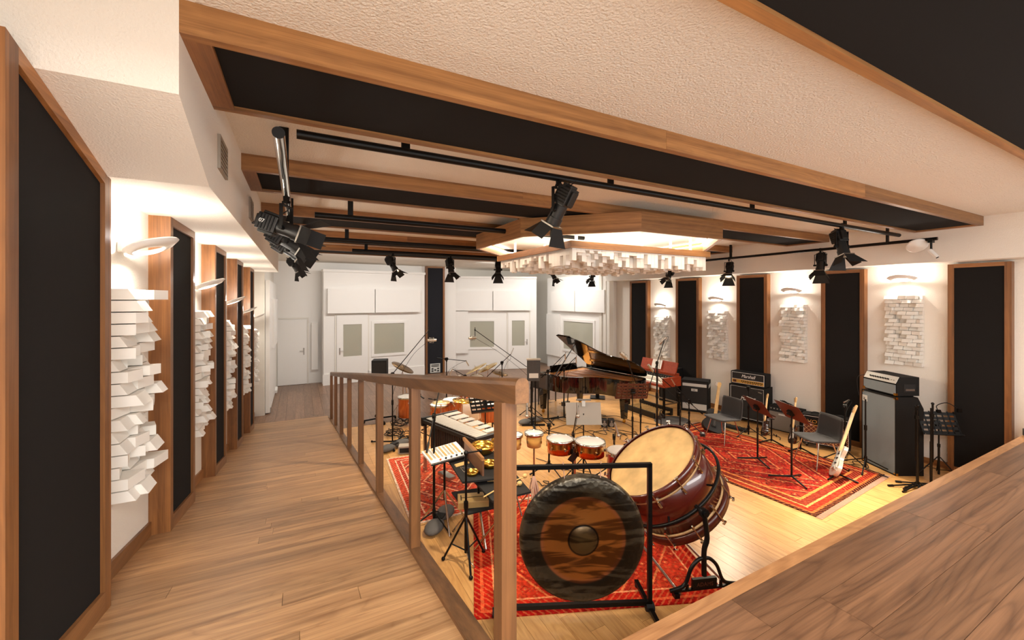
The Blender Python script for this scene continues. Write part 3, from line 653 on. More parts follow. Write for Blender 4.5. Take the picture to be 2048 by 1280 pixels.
# ================================================================ FAR WALL : door, booths, column
def YP(px, py, y):
    q = ray(px, py); return Vector((0, 0, CAM_H)) + q * (y / q.y)
def door(nm, label, root_loc, rz, w, h, glass=None, hside=1, th=.05):
    r = bpy.data.objects.new(nm, None); COL.objects.link(r); r.location = root_loc; r.rotation_euler = (0, 0, rz); struct(r, label)
    if glass:
        a, b, c, d = glass
        lf = MB().bx(0, a, -th, 0, .01, h).bx(b, w, -th, 0, .01, h).bx(a, b, -th, 0, .01, c).bx(a, b, -th, 0, d, h)
    else: lf = MB().bx(0, w, -th, 0, .01, h)
    lf = lf.build('door_leaf', 'paint', r)
    if glass: MB().bx(a, b, -th * .6, -th * .4, c, d).build('pane', 'glass', lf)
    MB().bx(-.05, -.004, -.03, .06, 0, h + .05).bx(w + .004, w + .05, -.03, .06, 0, h + .05).bx(-.004, w + .004, -.03, .06, h + .006, h + .05).build('door_frame', 'paint2', r)
    hx = w - .09 if hside > 0 else .09
    MB().bx(hx - .018, hx + .018, -th - .008, -th, .95, 1.17).cyl((hx, -th, 1.07), (hx, -th - .05, 1.07), .01).cyl((hx, -th - .045, 1.07), (hx - .12 * hside, -th - .045, 1.07), .009).build('handle', 'steel', lf)
    return r
door('door_1', 'plain white door at the far left end of the landing', (-.63, YF - .005, 0), 0, .83, 2.1)
struct(MB().bx(.33, .52, YF - .1, YF, .45, 1.98).build('trim_1', 'paint'), 'narrow tall white panel right of the plain door')
MB().bx(.24, .3, YF - .012, YF, 1.15, 1.24).build('light_switch', 'paint')
tag(bpy.data.objects['light_switch'], 'white light switch right of the plain far door', 'switch')
class Sec:
    """booth front between plan points a (left) and b (right)"""
    def __init__(s, a, b, label, top, nm='wall_back'):
        s.a, s.b = Vector(a), Vector(b); s.L = (s.b - s.a).length; s.rz = math.atan2(s.b.y - s.a.y, s.b.x - s.a.x)
        s.r = struct(bpy.data.objects.new(nm, None), label); COL.objects.link(s.r); s.r.location = (a[0], a[1], 0); s.r.rotation_euler = (0, 0, s.rz); s.top = top
    def uz(s, px, py):
        q = ray(px, py); d = (s.b - s.a).normalized(); n = Vector((-d.y, d.x)); t = s.a.dot(n) / (q.x * n.x + q.y * n.y)
        P = q * t; return (Vector((P.x, P.y)) - s.a).dot(d), CAM_H + P.z
    def rect(s, x0, y0, x1, y1):
        a = s.uz(x0, (y0 + y1) / 2)[0]; b = s.uz(x1, (y0 + y1) / 2)[0]; xm = (x0 + x1) / 2
        return a, b, s.uz(xm, y1)[1], s.uz(xm, y0)[1]
    def bx(s, nm, mat, u0, u1, d0, d1, z0, z1): return MB().bx(u0, u1, d0, d1, z0, z1).build(nm, mat, s.r)
    def window(s, k, rc, label):
        a, b, c, d = rc; r = struct(bpy.data.objects.new('window_%d' % k, None), label); COL.objects.link(r); r.location = s.r.location; r.rotation_euler = s.r.rotation_euler
        MB().bx(a - .09, b + .09, -.03, .02, c - .09, c).bx(a - .09, b + .09, -.03, .02, d, d + .09).bx(a - .09, a, -.03, .02, c, d).bx(b, b + .09, -.03, .02, c, d).build('window_frame', 'paint', r)
        MB().bx(a, b, -.006, .004, c, d).build('pane', 'glass', r); return r
    def world(s, u): return s.a + (s.b - s.a).normalized() * u
# left booth
s1 = Sec((.66, 14.2), (3.98, 14.45), 'white front of the left sound booth', 3.62)
s1.bx('front', 'paint', 0, s1.L, .0, .4, 0, 3.62)
s1.bx('cornice', 'paint', -.02, s1.L + .02, -.06, .4, 3.62, 3.7)
s1.bx('plinth', 'paint', -.02, s1.L, -.03, 0, 0, .35)
a = s1.rect(654, 578, 748, 626); b = s1.rect(749, 578, 839, 625); zt, zb = a[3], a[2]
for q in (a, b): s1.bx('upper_panel', 'paint', q[0], q[1] - .012, -.16, 0, zb, zt)
a = s1.rect(673, 630, 735, 770); w1 = s1.rect(686, 648.5, 723, 712)
p = s1.world(a[0]); door('door_2', 'white booth door with glass pane, left booth', (p.x, p.y, 0), s1.rz, a[1] - a[0], a[3], (w1[0] - a[0], w1[1] - a[0], w1[2], w1[3]), -1)
s1.window(1, s1.rect(748, 646.5, 808, 706), 'square window of the left sound booth')
# dark column
p0, p1 = AT(851, 600, 14.9), AT(889, 600, 15.2)
sc = Sec((p0.x, p0.y), (p1.x, p1.y), 'tall blue black fabric column in wood frame between the booths', ZC, 'wall_back')
sc.bx('fabric', 'navy', .07, sc.L - .07, 0, .15, 0, ZC); sc.bx('frame_stile', 'wz', 0, .07, -.05, .15, 0, ZC); sc.bx('frame_stile', 'wz', sc.L - .07, sc.L, -.05, .15, 0, ZC); sc.bx('frame_rail', 'wx', .07, sc.L - .07, -.03, 0, ZC - .06, ZC)
q = sc.rect(860, 727, 880, 745)
r = thing('socket_plate', 'pale socket plate with dark connectors on the far fabric column', 'socket plate', sc.r.location, sc.rz)
MB().bx(q[0], q[1], -.035, -.005, q[2], q[3]).build('plate', 'sticker', r); du, dz = (q[1] - q[0]), (q[3] - q[2])
for u, v in ((.22, .2), (.78, .2), (.5, .3), (.22, .45), (.78, .45)): MB().box((q[0] + du * u, -.04, q[2] + dz * v), (du * .17, .02, dz * .13)).build('socket', 'rubber', r)
for v in (.72, .88): MB().box((q[0] + du * .5, -.04, q[2] + dz * v), (du * .75, .02, dz * .06)).build('socket_row', 'rubber', r)
# middle booth
p0, p1 = AT(896, 600, 15.7), AT(1073, 600, 16.1)
s2 = Sec((p0.x, p0.y), (p1.x, p1.y), 'white front of the middle sound booth', 3.62)
s2.bx('front', 'paint', 0, s2.L, 0, .3, 0, 3.55); s2.bx('cornice', 'paint', 0, s2.L, -.06, .3, 3.55, 3.63)
a = s2.rect(906, 582, 985, 621); b = s2.rect(986, 582, 1060, 621)
for q in (a, b): s2.bx('upper_panel', 'paint', q[0], q[1] - .012, -.16, 0, a[2], a[3])
q = s2.rect(906, 622, 936, 706); s2.bx('side_panel', 'paint', q[0], q[1], -.1, 0, q[2], q[3])
s2.window(2, s2.rect(940, 642.5, 988, 694), 'square window of the middle sound booth')
a = s2.rect(1016, 625, 1058, 770); w1 = s2.rect(1023.5, 641, 1049, 691)
p = s2.world(a[0]); door('door_3', 'white booth door with glass pane, middle booth', (p.x, p.y, 0), s2.rz, a[1] - a[0], a[3], (w1[0] - a[0], w1[1] - a[0], w1[2], w1[3]), 1)
# right booth along the right wall
s3 = Sec((9.0, 14.1), (9.08, 10.32), 'white front of the right sound booth', 3.62)
s3.bx('front', 'paint', 0, s3.L, 0, .3, 0, 3.6)
a = s3.rect(1107, 582, 1155, 622); b = s3.rect(1156, 582, 1215, 625)
s3.bx('upper_panel', 'paint', a[0], a[1] - .012, -.14, 0, a[2], a[3]); s3.bx('upper_panel', 'paint', b[0], b[1], -.14, 0, a[2], a[3])
s3.window(3, s3.rect(1128, 644, 1187, 702), 'pale green window of the right sound booth')
q = s3.rect(1096, 628, 1122, 700); s3.bx('side_panel', 'paint', q[0], q[1], -.08, 0, .5, q[3])
for k_, u in enumerate((s3.L - .55, s3.L - .28, s3.L - .06)): s3.bx('door_jamb', 'paint2', u, u + .12, -.05 - .05 * k_, .02, 0, 3.6)
# white leaf of the large sliding door by the landing
r = thing('sliding_door_leaf', 'tall white leaf standing open against the far left wall', 'door leaf', (-.74, 11.3, 0), 0)
MB().bx(.005, .1, 0, 2.9, .02, 3.2).build('leaf', 'paint', r, bevel=.01); MB().bx(.1, .16, .7, 2.6, 1.5, 2.75).build('raised_panel', 'paint', r)
MB().box((.13, 2.3, .12), (.06, .25, .08), RX(.3)).build('foot_stop', 'paint', r); MB().bx(.06, .12, .02, .06, .02, .14).build('bolt', 'steel', r)
# ================================================================ RUGS
def rug(label, c, rz, hx, hy, mat, fringe=True):
    RUGS.append((c[0], c[1], rz, hx, hy))
    r = thing('rug', label, 'rug', (c[0], c[1], 0), rz, None)
    nx, ny = 14, 14; vs = []; fs = []; rr = random.Random(int(hx * 100))
    for j in range(ny + 1):
        for i in range(nx + 1):
            vs.append((-hx + 2 * hx * i / nx, -hy + 2 * hy * j / ny, .009 + rr.random() * .003))
    for j in range(ny):
        for i in range(nx): a = j * (nx + 1) + i; fs.append((a, a + 1, a + nx + 2, a + nx + 1))
    m = MB().add(vs, fs, True).bx(-hx, hx, -hy, hy, .001, .008); m.build('pile', mat, r)
    if fringe:
        for s in (-1, 1):
            f = MB(); k = 0
            while -hx + k * .022 < hx:
                x = -hx + k * .022; f.box((x, s * (hy + .035), .004), (.012, .07, .004), RZ(rr.uniform(-.3, .3))); k += 1
            f.build('fringe', 'rope', r)
    return r
RC = [(140, 22, 18), (206, 134, 84), (172, 52, 32), (58, 16, 24)]
rug('large red oriental rug with fringe in front of the guitar amplifiers', (6.82, 4.42), R_(4), 1.17, 1.58,
    mat_rug('red_oriental_rug', 1.17, 1.58, RC, [(0, (58, 18, 14)), (.05, (206, 96, 46)), (.08, (150, 26, 18)), (.16, (222, 150, 88)), (.19, (120, 22, 18)), (.3, (224, 130, 64)), (.34, RC[0])], 4.6))
RD = [(184, 42, 22), (222, 130, 76), (200, 62, 34), (146, 24, 18)]
rug('bright orange red kilim rug under the gong and concert bass drum', (2.78, 3.72), R_(-22), 1.17, 1.0,
    mat_rug('orange_red_rug', 1.17, 1.0, RD, [(0, (170, 24, 16)), (.06, (226, 90, 50)), (.09, (190, 36, 20)), (.18, (232, 150, 100)), (.2, RD[0])], 5.0), False)
RE = [(176, 54, 34), (230, 170, 130), (204, 92, 60), (88, 40, 44)]
rug('patterned red rug under the vibraphone beside the railing', (2.1, 6.0), R_(-3), .85, 1.12,
    mat_rug('striped_red_rug', .85, 1.12, RE, [(0, (226, 200, 176)), (.03, (196, 64, 40)), (.12, (226, 190, 160)), (.14, (170, 40, 30)), (.2, (226, 180, 150)), (.22, RE[0])], 4.5), False)
# ================================================================ AMPLIFIERS (front faces local -y)
def corners(r, w, d, h, z0=0):
    for x in (-1, 1):
        for z in (z0, z0 + h): MB().box((x * (w / 2 - .018), -d / 2 + .012, z + (.018 if z == z0 else -.018)), (.042, .034, .042)).build('corner_cap', 'brass' if h > 1 else 'rubber', r)
def knobs(r, x0, x1, n, y, z, rad=.012, mat='rubber'):
    for k in range(n):
        x = x0 + (x1 - x0) * k / (n - 1); MB().cyl((x, y, z), (x, y - .018, z), rad, rad * .8, n=10).build('knob', mat, r)
def cabinet(name, label, loc, rz, w, d, h, grille='grille', border=.03, casters=0, piping=None):
    r = thing(name, label, 'amplifier', loc, rz); c = casters
    MB().bx(-w / 2, w / 2, -d / 2 + .02, d / 2, c, c + h).bx(-w / 2, w / 2, -d / 2, -d / 2 + .02, c, c + border).bx(-w / 2, w / 2, -d / 2, -d / 2 + .02, c + h - border, c + h).bx(-w / 2, -w / 2 + border, -d / 2, -d / 2 + .02, c + border, c + h - border).bx(w / 2 - border, w / 2, -d / 2, -d / 2 + .02, c + border, c + h - border).build('cabinet', 'tolex', r)
    if grille: MB().bx(-w / 2 + border, w / 2 - border, -d / 2 + .008, -d / 2 + .02, c + border, c + h - border).build('grille', grille, r)
    if piping:
        a, b = w / 2 - border, .006
        MB().bx(-a, a, -d / 2 + .002, -d / 2 + .012, c + border, c + border + b).bx(-a, a, -d / 2 + .002, -d / 2 + .012, c + h - border - b, c + h - border).bx(-a, -a + b, -d / 2 + .002, -d / 2 + .012, c + border, c + h - border).bx(a - b, a, -d / 2 + .002, -d / 2 + .012, c + border, c + h - border).build('piping', piping, r)
    if c:
        for x in (-1, 1):
            for y in (-1, 1): MB().cyl((x * (w / 2 - .07) - .012, y * (d / 2 - .07), c / 2), (x * (w / 2 - .07) + .012, y * (d / 2 - .07), c / 2), c / 2, n=14).box((x * (w / 2 - .07), y * (d / 2 - .07), c - .01), (.04, .05, .02)).build('caster', 'rubber', r)
    return r
# tall bass stack
rzA = R_(-90 - 28); nA = Vector((math.cos(R_(152)), math.sin(R_(152)))); pA = Vector((8.35, 3.1)) - nA * .215
r = thing('bass_cabinet', 'tall bass cabinet with grey blue grille beneath the silver panel amplifier head', 'amplifier', (pA.x, pA.y, 0), rzA); w, d, h = .62, .42, 1.22
MB().prism([(-.21, 0), (.21, 0), (.21, 1.04), (.12, 1.22), (-.21, 1.22)], -w / 2, w / 2, Matrix(((0, 0, 1, 0), (1, 0, 0, 0), (0, 1, 0, 0), (0, 0, 0, 1)))).build('cabinet', 'tolex', r)
MB().bx(-w / 2 + .015, w / 2 - .015, -.219, -.21, .02, 1.2).build('grille', 'silvergrille', r)
MB().bx(-w / 2, w / 2, -.222, -.21, 0, .02).bx(-w / 2, w / 2, -.222, -.21, 1.2, 1.22).bx(-w / 2, -w / 2 + .015, -.222, -.21, .02, 1.2).bx(w / 2 - .015, w / 2, -.222, -.21, .02, 1.2).build('edge_trim', 'tolex', r)
corners(r, w, .43, 1.22)
MB().bx(-.29, -.2, -.226, -.219, 1.03, 1.13).build('badge', 'sticker', r); text('a', .09, 'rubber', r, TR(-.272, -.2265, 1.055) @ FACE, 'badge_letter')
r = thing('bass_amplifier_head', 'bass amplifier head with slanted silver control panel, on the tall grey cabinet', 'amplifier', (pA.x, pA.y, 1.222), rzA); w = .6
prf = [(-.2, .02), (.15, .02), (.15, .31), (-.14, .31), (-.2, .2)]
MY = Matrix(((0, 0, 1, 0), (1, 0, 0, 0), (0, 1, 0, 0), (0, 0, 0, 1)))
MB().prism(prf, -w / 2, w / 2, MY).build('case', 'tolex', r)
MB().bx(-w / 2 + .015, w / 2 - .015, -.208, -.2, .035, .185).build('grille', 'silvergrille', r)
T = TR(0, -.17, .255) @ RX(R_(-28.6))
cp = MB(T).box((0, -.006, 0), (w - .03, .008, .115)).build('control_panel', 'sticker', r)
for k in range(8):
    MB(T).cyl((-.17 + .045 * k, -.01, -.01), (-.17 + .045 * k, -.03, -.01), .012, n=10).build('knob', 'rubber', cp)
for k in range(2): MB(T).cyl((.2 + .04 * k, -.01, -.01), (.2 + .04 * k, -.02, -.01), .007, n=8).build('switch', 'steel', cp)
for x in (-.24, .24): MB().cyl((x, -.1, 0), (x, -.1, .02), .015).cyl((x, .1, 0), (x, .1, .02), .015).build('foot', 'rubber', r)
MB().bx(w / 2, w / 2 + .004, -.09, .09, .08, .2).build('side_handle', 'rubber', r); MB().bx(w / 2 + .004, w / 2 + .012, -.07, .07, .1, .13).build('side_grip', 'steel', r)
for x in (-1, 1):
    MB().box((x * .28, -.195, .04), (.045, .03, .035)).build('corner_cap', 'brass', r)
MB().tube(bez([(-.26, -.21, .25), (-.33, -.27, .2), (-.36, -.25, .02), (-.34, -.24, -.12)], 14), .005).build('patch_cable', 'rubber', r)
# guitar stack with script logo
rzM = R_(-90 + 8); pM = Vector((8.78, 5.575)) + Vector((math.cos(R_(8)), math.sin(R_(8)))) * .18
r = cabinet('guitar_cabinet', 'black guitar speaker cabinet with white piping and white script logo, under the gold panel head', (pM.x, pM.y, 0), rzM, .76, .36, .75, 'grille', .03, .07, 'white')
text('Marshall', .11, 'white', r, TR(-.13, -.176, .5) @ FACE, 'logo', .35, .002, 'LEFT', .82)
r = thing('guitar_amplifier_head', 'black guitar amplifier head with gold control strip and white script logo', 'amplifier', (pM.x, pM.y, .822), rzM)
MB().bx(-.37, .37, -.13, .13, .01, .29).build('case', 'tolex', r, bevel=.012); MB().bx(-.335, .335, -.136, -.128, .125, .265).build('grille', 'grille', r); cp = MB().bx(-.335, .335, -.138, -.128, .035, .115).build('control_panel', 'gold', r)
MB().bx(-.34, .34, -.138, -.13, .265, .272).bx(-.34, .34, -.138, -.13, .117, .123).bx(-.34, -.333, -.138, -.13, .03, .27).bx(.333, .34, -.138, -.13, .03, .27).bx(-.34, .34, -.138, -.13, .027, .033).build('piping', 'white', r)
text('Marshall', .1, 'white', r, TR(-.13, -.138, .165) @ FACE, 'logo', .35, .002, 'LEFT', .85); knobs(cp, -.12, .3, 12, -.138, .085); knobs(cp, -.1, .28, 8, -.138, .055, .008)
MB().bx(-.31, -.24, -.142, -.138, .05, .1).build('power_switch', 'darkred', r)
for x in (-.3, .3): MB().cyl((x, 0, 0), (x, 0, .012), .02).build('foot', 'rubber', r)
# bass combo with pale stripes
r = cabinet('bass_combo', 'dark bass combo amplifier with pale strips, left of the stacked guitar amplifier', (8.72, 6.83, 0), R_(-90 + 30), .62, .45, .75, 'grille', .025)
MB().bx(-.27, .27, -.232, -.222, .615, .685).build('top_strip', 'sticker', r); MB().bx(-.27, .27, -.232, -.222, .06, .2).build('bottom_strip', 'sticker', r); MB().bx(.31, .316, -.18, .14, .6, .67).build('side_strip', 'sticker', r)
MB().bx(-.07, .07, -.232, -.222, .5, .56).build('badge', 'sticker', r); text('GK', .05, 'rubber', r, TR(-.045, -.233, .512) @ FACE, 'badge_letter')
MB().bx(-.3, .3, -.2, .2, .75, .756).build('top_mat', 'rubber', r)
# grey combo
r = cabinet('guitar_combo', 'grey grille guitar combo with coiled cable on top, right of the stacked guitar amplifier', (9.0, 4.85, 0), R_(-90 + 6), .6, .26, .5, None, .02)
MB().bx(-.28, .28, -.138, -.11, .02, .39).build('grille', plain('grey_grille', (128, 122, 114), .8, bump=.5, bscale=500), r); T = TR(0, -.11, .44) @ RX(R_(-15)); cp = MB(T).box((0, -.02, 0), (.56, .02, .09)).build('control_panel', 'rubber', r)
for k in range(9): MB(T).cyl((-.24 + .06 * k, -.03, 0), (-.24 + .06 * k, -.045, 0), .011, n=10).build('knob', 'steel', cp)
MB().bx(-.1, .14, -.145, -.138, .33, .36).build('nameplate', 'sticker', r); MB().bx(-.29, .29, -.13, -.1, 0, .02).build('base_rail', 'rubber', r)
pts = [(.05 * math.cos(a * 1.3) * (1 + .12 * a) + .04, .03 * math.sin(a), .52 + .09 * abs(math.sin(a * .65))) for a in [i * .35 for i in range(46)]]
tag(MB(TR(9.0, 4.9, 0) @ RZ(R_(-84)) @ TR(0, 0, -.0)).tube(pts, .006, 6).build('coiled_cable', 'rubber'), 'black cable coiled loosely on the grey combo amplifier', 'cable')
# diamond grille combo
aV = R_(21); nV = Vector((math.cos(math.pi + aV), math.sin(math.pi + aV))); pV = Vector((8.46, 3.9)) - nV * .13
r = cabinet('guitar_combo', 'black guitar combo with brown diamond grille and gold lettering, behind the nearer chair', (pV.x, pV.y, 0), R_(-90) + aV, .7, .26, .54, 'tolex', .025, .07, 'white')
MB().bx(-.32, .32, -.128, -.12, .1, .42).build('diamond_grille', 'voxgrille', r); MB().bx(-.32, .32, -.132, -.12, .42, .432).build('gold_strip', 'gold', r)
text('VOX', .085, 'gold', r, TR(-.27, -.128, .46) @ FACE, 'logo', 0, .003, 'LEFT', 1.25)
for x in (-.15, .2): MB().tube(arc((x, 0, .61), .07, 0, math.pi, 10, (1, 0, 0), (0, 0, .45)), .01).build('carry_handle', 'rubber', r)
# amp behind the organ
r = cabinet('keyboard_amplifier', 'plain black keyboard amplifier behind the red organ', (8.9, 7.75, .0), R_(-90 + 15), .5, .35, .9, 'grille', .02)
# ================================================================ CHAIRS
def chair(label, loc, rz):
    r = thing('chair', label, 'chair', loc, rz, 'charcoal chairs on the red rug')
    pr = [(-.23, .44), (-.2, .452), (.0, .44), (.14, .432), (.2, .45), (.235, .5), (.255, .6), (.28, .82)]
    pt = [p for p in bez([(0, a, b) for a, b in pr], 28)]; n = len(pt); vs = []; fs = []
    xs = [-.24, -.2, -.1, 0, .1, .2, .24]
    for i, p in enumerate(pt):
        t = i / (n - 1)
        for x in xs:
            c = .03 * (x / .24) ** 2; w = 1 - .12 * max(0, t - .45) + .0
            if i in (0, n - 1): w *= .93
            vs.append((x * w, p.y - (c if t > .55 else 0), p.z + (c * .6 if t <= .55 else 0)))
    m_ = len(xs)
    ns = int(n * .6)
    for i in range(n - 1):
        for k in range(m_ - 1): fs.append((i * m_ + k, i * m_ + k + 1, (i + 1) * m_ + k + 1, (i + 1) * m_ + k))
    MB().add(vs[:(ns + 1) * m_], fs[:ns * (m_ - 1)], True).build('seat', 'chairfab', r, solid=.022)
    MB().add(vs[ns * m_:], [tuple(q - ns * m_ for q in f) for f in fs[ns * (m_ - 1):]], True).build('backrest', 'chairfab', r, solid=.02)
    for x in (-1, 1):
        for a, b in (((x * .16, -.12, .43), (x * .23, -.22, .012)), ((x * .16, .12, .42), (x * .22, .24, .012))):
            MB().cyl(a, b, .011, .008, n=8).build('leg', 'chrome', r)
    MB().box((0, -.12, .425), (.34, .02, .012)).box((0, .12, .418), (.34, .02, .012)).build('seat_bracket', 'metal', r)
    MB().cyl((-.215, .2, .07), (.215, .2, .07), .006).build('crossbar', 'metal', r)
    return r
chair('charcoal felt chair with steel legs, in front of the diamond grille combo', (7.55, 3.6, .012), R_(-112))
chair('charcoal felt chair with steel legs, in front of the stacked guitar amplifier', (7.22, 5.05, .012), R_(-97))
# ================================================================ MUSIC STANDS
def music_stand(label, loc, h, yaw, plate='darkred', perf=False, tilt=35, w=.5, ph=.33, base='solid', lamp=False, paper=False, z0=0):
    """plate faces heading yaw (front, lip side)"""
    r = thing('music_stand', label, 'music stand', (loc[0], loc[1], z0), yaw, 'music stands')
    for k in range(3):
        a = k * 2.094 + .5
        if base == 'solid': MB().cyl((0, 0, .07), (.06 * math.cos(a), .06 * math.sin(a), .055), .016, n=8).cyl((.06 * math.cos(a), .06 * math.sin(a), .055), (.3 * math.cos(a), .3 * math.sin(a), .014), .014, .012, n=8).build('leg', 'metal', r)
        else: MB().cyl((.015 * math.cos(a), .015 * math.sin(a), .32), (.3 * math.cos(a), .3 * math.sin(a), .01), .008, n=8).cyl((0, 0, .12), (.17 * math.cos(a), .17 * math.sin(a), .17), .005, n=6).build('leg', 'metal', r)
    MB().cyl((0, 0, .05), (0, 0, h * .6), .014).cyl((0, 0, h * .6), (0, 0, h), .01).cyl((0, 0, h * .56), (0, 0, h * .62), .019).build('pole', 'metal', r)
    F_ = TR(0, 0, h) @ RY(R_(-tilt))     # local x -> front normal, z -> up the plate
    MB(F_).box((-.025, 0, 0), (.04, .07, .09)).cyl((-.05, -.03, 0), (-.05, .03, 0), .02).build('tilt_joint', 'metal', r)
    if perf:
        pl = MB(F_); rows = 5; bh = ph / rows
        for k in range(rows): pl.box((0, 0, -ph / 2 + bh * (k + .5)), (.004, w, bh * .62))
        for k in range(-3, 4): pl.box((0, k * w / 6.2, 0), (.004, .022, ph))
    else: pl = MB(F_).box((0, 0, 0), (.004, w, ph))
    pl.box((.025, 0, -ph / 2), (.05, w, .004)).box((.05, 0, -ph / 2 + .008), (.004, w, .018)); pl.build('desk', plate, r)
    if paper: MB(F_).box((.006, .05, .02), (.003, .21, .29), RX(.05)).box((.006, -.14, .01), (.002, .16, .24), RX(-.06)).build('sheet_music', 'paper', r)
    if lamp:
        q = F_ @ Vector((0, .05, ph / 2)); MB().tube(bez([q, q + Vector((-.03, 0, .08)), q + Vector((.02, .1, .14)), q + Vector((.06, .22, .06))], 16), .006).box(q + Vector((0, 0, 0)), (.03, .05, .05)).box(q + Vector((.06, .23, .04)), (.03, .05, .06)).build('clip_lamp', 'metal', r)
    return r
music_stand('music stand with plain dark plate, beside the farther chair', (6.82, 4.14), .93, R_(-24), 'darkred', False, 36, z0=.012, paper=True)
music_stand('music stand with plain red brown plate, nearest to the bass drum', (6.58, 3.48), 1.03, R_(-24), 'darkred', False, 36, z0=.012)
music_stand('black slotted music stand with clip lamp, right of the tall bass cabinet', (8.72, 2.5), .84, R_(232), 'metal', True, 25, .5, .36, 'tripod', True)
q = G(1160, 985); q = AT(1167, 827, 6.2)
music_stand('wide pale grey music stand plate with lamp bar, behind the timbales', (q.x, q.y), q.z, R_(243), 'greyplate', False, 18, .54, .33, 'tripod')
r = thing('stand_light', 'silver bar light clipped on the pale grey music stand', 'lamp', (q.x, q.y, q.z + .16), R_(243)); MB().box((.0, 0, .05), (.03, .22, .02)).build('light_bar', 'steel', r); MB().box((-.005, 0, .0), (.03, .05, .1)).build('clip', 'sticker', r)
q = AT(1265, 782, 7.0); music_stand('dark red slotted music stand in front of the piano tail', (q.x, q.y), q.z, R_(65), 'darkred', True, 22, .56, .32, 'tripod')
q = AT(960, 808, 7.0); music_stand('dark grey perforated music stand beside the vibraphone', (q.x + .1, q.y), q.z, R_(-95), 'metal', True, 40, .56, .36, 'tripod')
# ================================================================ GUITARS
def guitar(label, foot, head, facing, body, shape='s', guard=None, neck='maple', acoustic=False, z0=.1):
    foot, head = Vector(foot), Vector(head); ax = (head - foot); L_ = ax.length
    r = thing('guitar', label, 'guitar', foot, 0)
    zx = ax.normalized(); f = Vector(facing); f = (f - zx * f.dot(zx)).normalized(); x = zx.cross(-f).normalized() * -1
    x = (-f).cross(zx) * 1.0
    F_ = Matrix(((x.x, -f.x, zx.x, 0), (x.y, -f.y, zx.y, 0), (x.z, -f.z, zx.z, 0), (0, 0, 0, 1))) @ Matrix.Scale(L_, 4)
    bh = .42; th = .09 if acoustic else .042; wd = .19 if acoustic else .165
    if acoustic: half = [(0, 0), (.1, .005), (.165, .05), (.185, .12), (.165, .19), (.125, .235), (.12, .27), (.14, .33), (.13, .385), (.08, .42), (.028, .425)]
    else: half = [(0, .0), (.09, .008), (.145, .05), (.16, .11), (.14, .17), (.112, .22), (.115, .28), (.14, .35), (.12, .4), (.085, .39), (.05, .345), (.028, .34)]
    h2 = bez([(a, b, 0) for a, b in half], 40); poly = [(p.x, p.y) for p in h2]; poly2 = [(-p.x, p.y * (1.03 if not acoustic and p.y > .3 else 1)) for p in h2[::-1]]
    MX = Matrix(((1, 0, 0, 0), (0, 0, 1, 0), (0, 1, 0, 0), (0, 0, 0, 1)))
    MB(F_).prism(poly + poly2[:-1], -th / 2, th / 2, MX, True).build('body', body, r)
    y = -th / 2
    if guard: MB(F_).prism([(-.1, .1), (.02, .08), (.1, .12), (.09, .22), (.06, .3), (.03, .36), (-.03, .36), (-.04, .25), (-.06, .18)], y - .003, y - .0005, MX).build('pickguard', guard, r)
    if acoustic: MB(F_).cyl((0, y - .0012, .29), (0, y - .0005, .29), .05, n=20).build('sound_hole', 'rubber', r)
    else:
        for k in (.17, .24, .3): MB(F_).box((0, y - .005, k), (.075, .01, .018)).build('pickup', 'rubber', r)
        for k in (0, 1): MB(F_).cyl((.1, y, .09 - .04 * k + .02), (.1, y - .014, .09 - .04 * k + .02), .011, n=10).build('knob', 'chrome', r)
    MB(F_).box((0, y - .007, .1), (.08, .012, .03)).build('bridge', 'chrome' if not acoustic else 'rubber', r)
    nk = MB(F_).hexa([(-.028, y - .012, .34), (.028, y - .012, .34), (.028, y + .015, .34), (-.028, y + .015, .34)], [(-.021, y - .01, .88), (.021, y - .01, .88), (.021, y + .012, .88), (-.021, y + .012, .88)]).build('neck', neck, r)
    MB(F_).hexa([(-.028, y - .017, .33), (.028, y - .017, .33), (.028, y - .012, .33), (-.028, y - .012, .33)], [(-.021, y - .014, .88), (.021, y - .014, .88), (.021, y - .01, .88), (-.021, y - .01, .88)]).build('fretboard', neck, nk)
    MB(F_).prism([(-.022, .88), (.022, .88), (.034, .92), (.04, .98), (.02, 1.0), (-.02, .99), (-.034, .95), (-.03, .91)], y - .006, y + .012, MX).build('headstock', neck, r)
    hs_ = [c for c in r.children if c.name.startswith('headstock')][0]
    for k in range(4): MB(F_).cyl((-.03, y + .0, .905 + .023 * k), (-.058, y + .0, .905 + .023 * k), .007, n=8).ball((-.062, y, .905 + .023 * k), .01, 8).build('tuner', 'chrome', hs_)
    st = MB(F_)
    for k in range(4): st.box((-.014 + .0093 * k, y - .018, .49), (.0014, .0014, .78))
    st.build('strings', 'steel', r)
    return r
def guitar_stand(label, p, rz, h=.45, z0=.012):
    r = thing('guitar_stand', label, 'guitar stand', (p[0], p[1], z0), rz, 'black guitar stands')
    MB().cyl((0, .08, .02), (0, .08, h), .013).build('pole', 'metal', r)
    for s in (-1, 1): MB().cyl((0, .08, .05), (s * .19, -.1, .014), .013, n=8).build('leg', 'metal', r); MB().cyl((s * .03, .08, .16), (s * .08, -.07, .16), .008).cyl((s * .08, -.07, .16), (s * .08, -.09, .2), .01).build('cradle_arm', 'metal', r)
    MB().cyl((0, .08, .05), (0, .28, .014), .013, n=8).build('leg', 'metal', r); MB().cyl((-.05, .05, h), (.05, .05, h), .01).build('neck_rest', 'metal', r)
    return r
sb = plain('sunburst_body', (46, 26, 18), .15, var=.5, bscale=9, coat=.8); wb = plain('silver_white_body', (196, 190, 180), .2, .3, var=.2, bscale=9, coat=.6)
f0 = Vector((7.16, 3.2, .07)); guitar('silver white bass guitar with pale neck, leaning at the front edge of the rug', f0, AT(1716, 812, 6.35), (-.58, .78, .15), wb, guard='sticker')
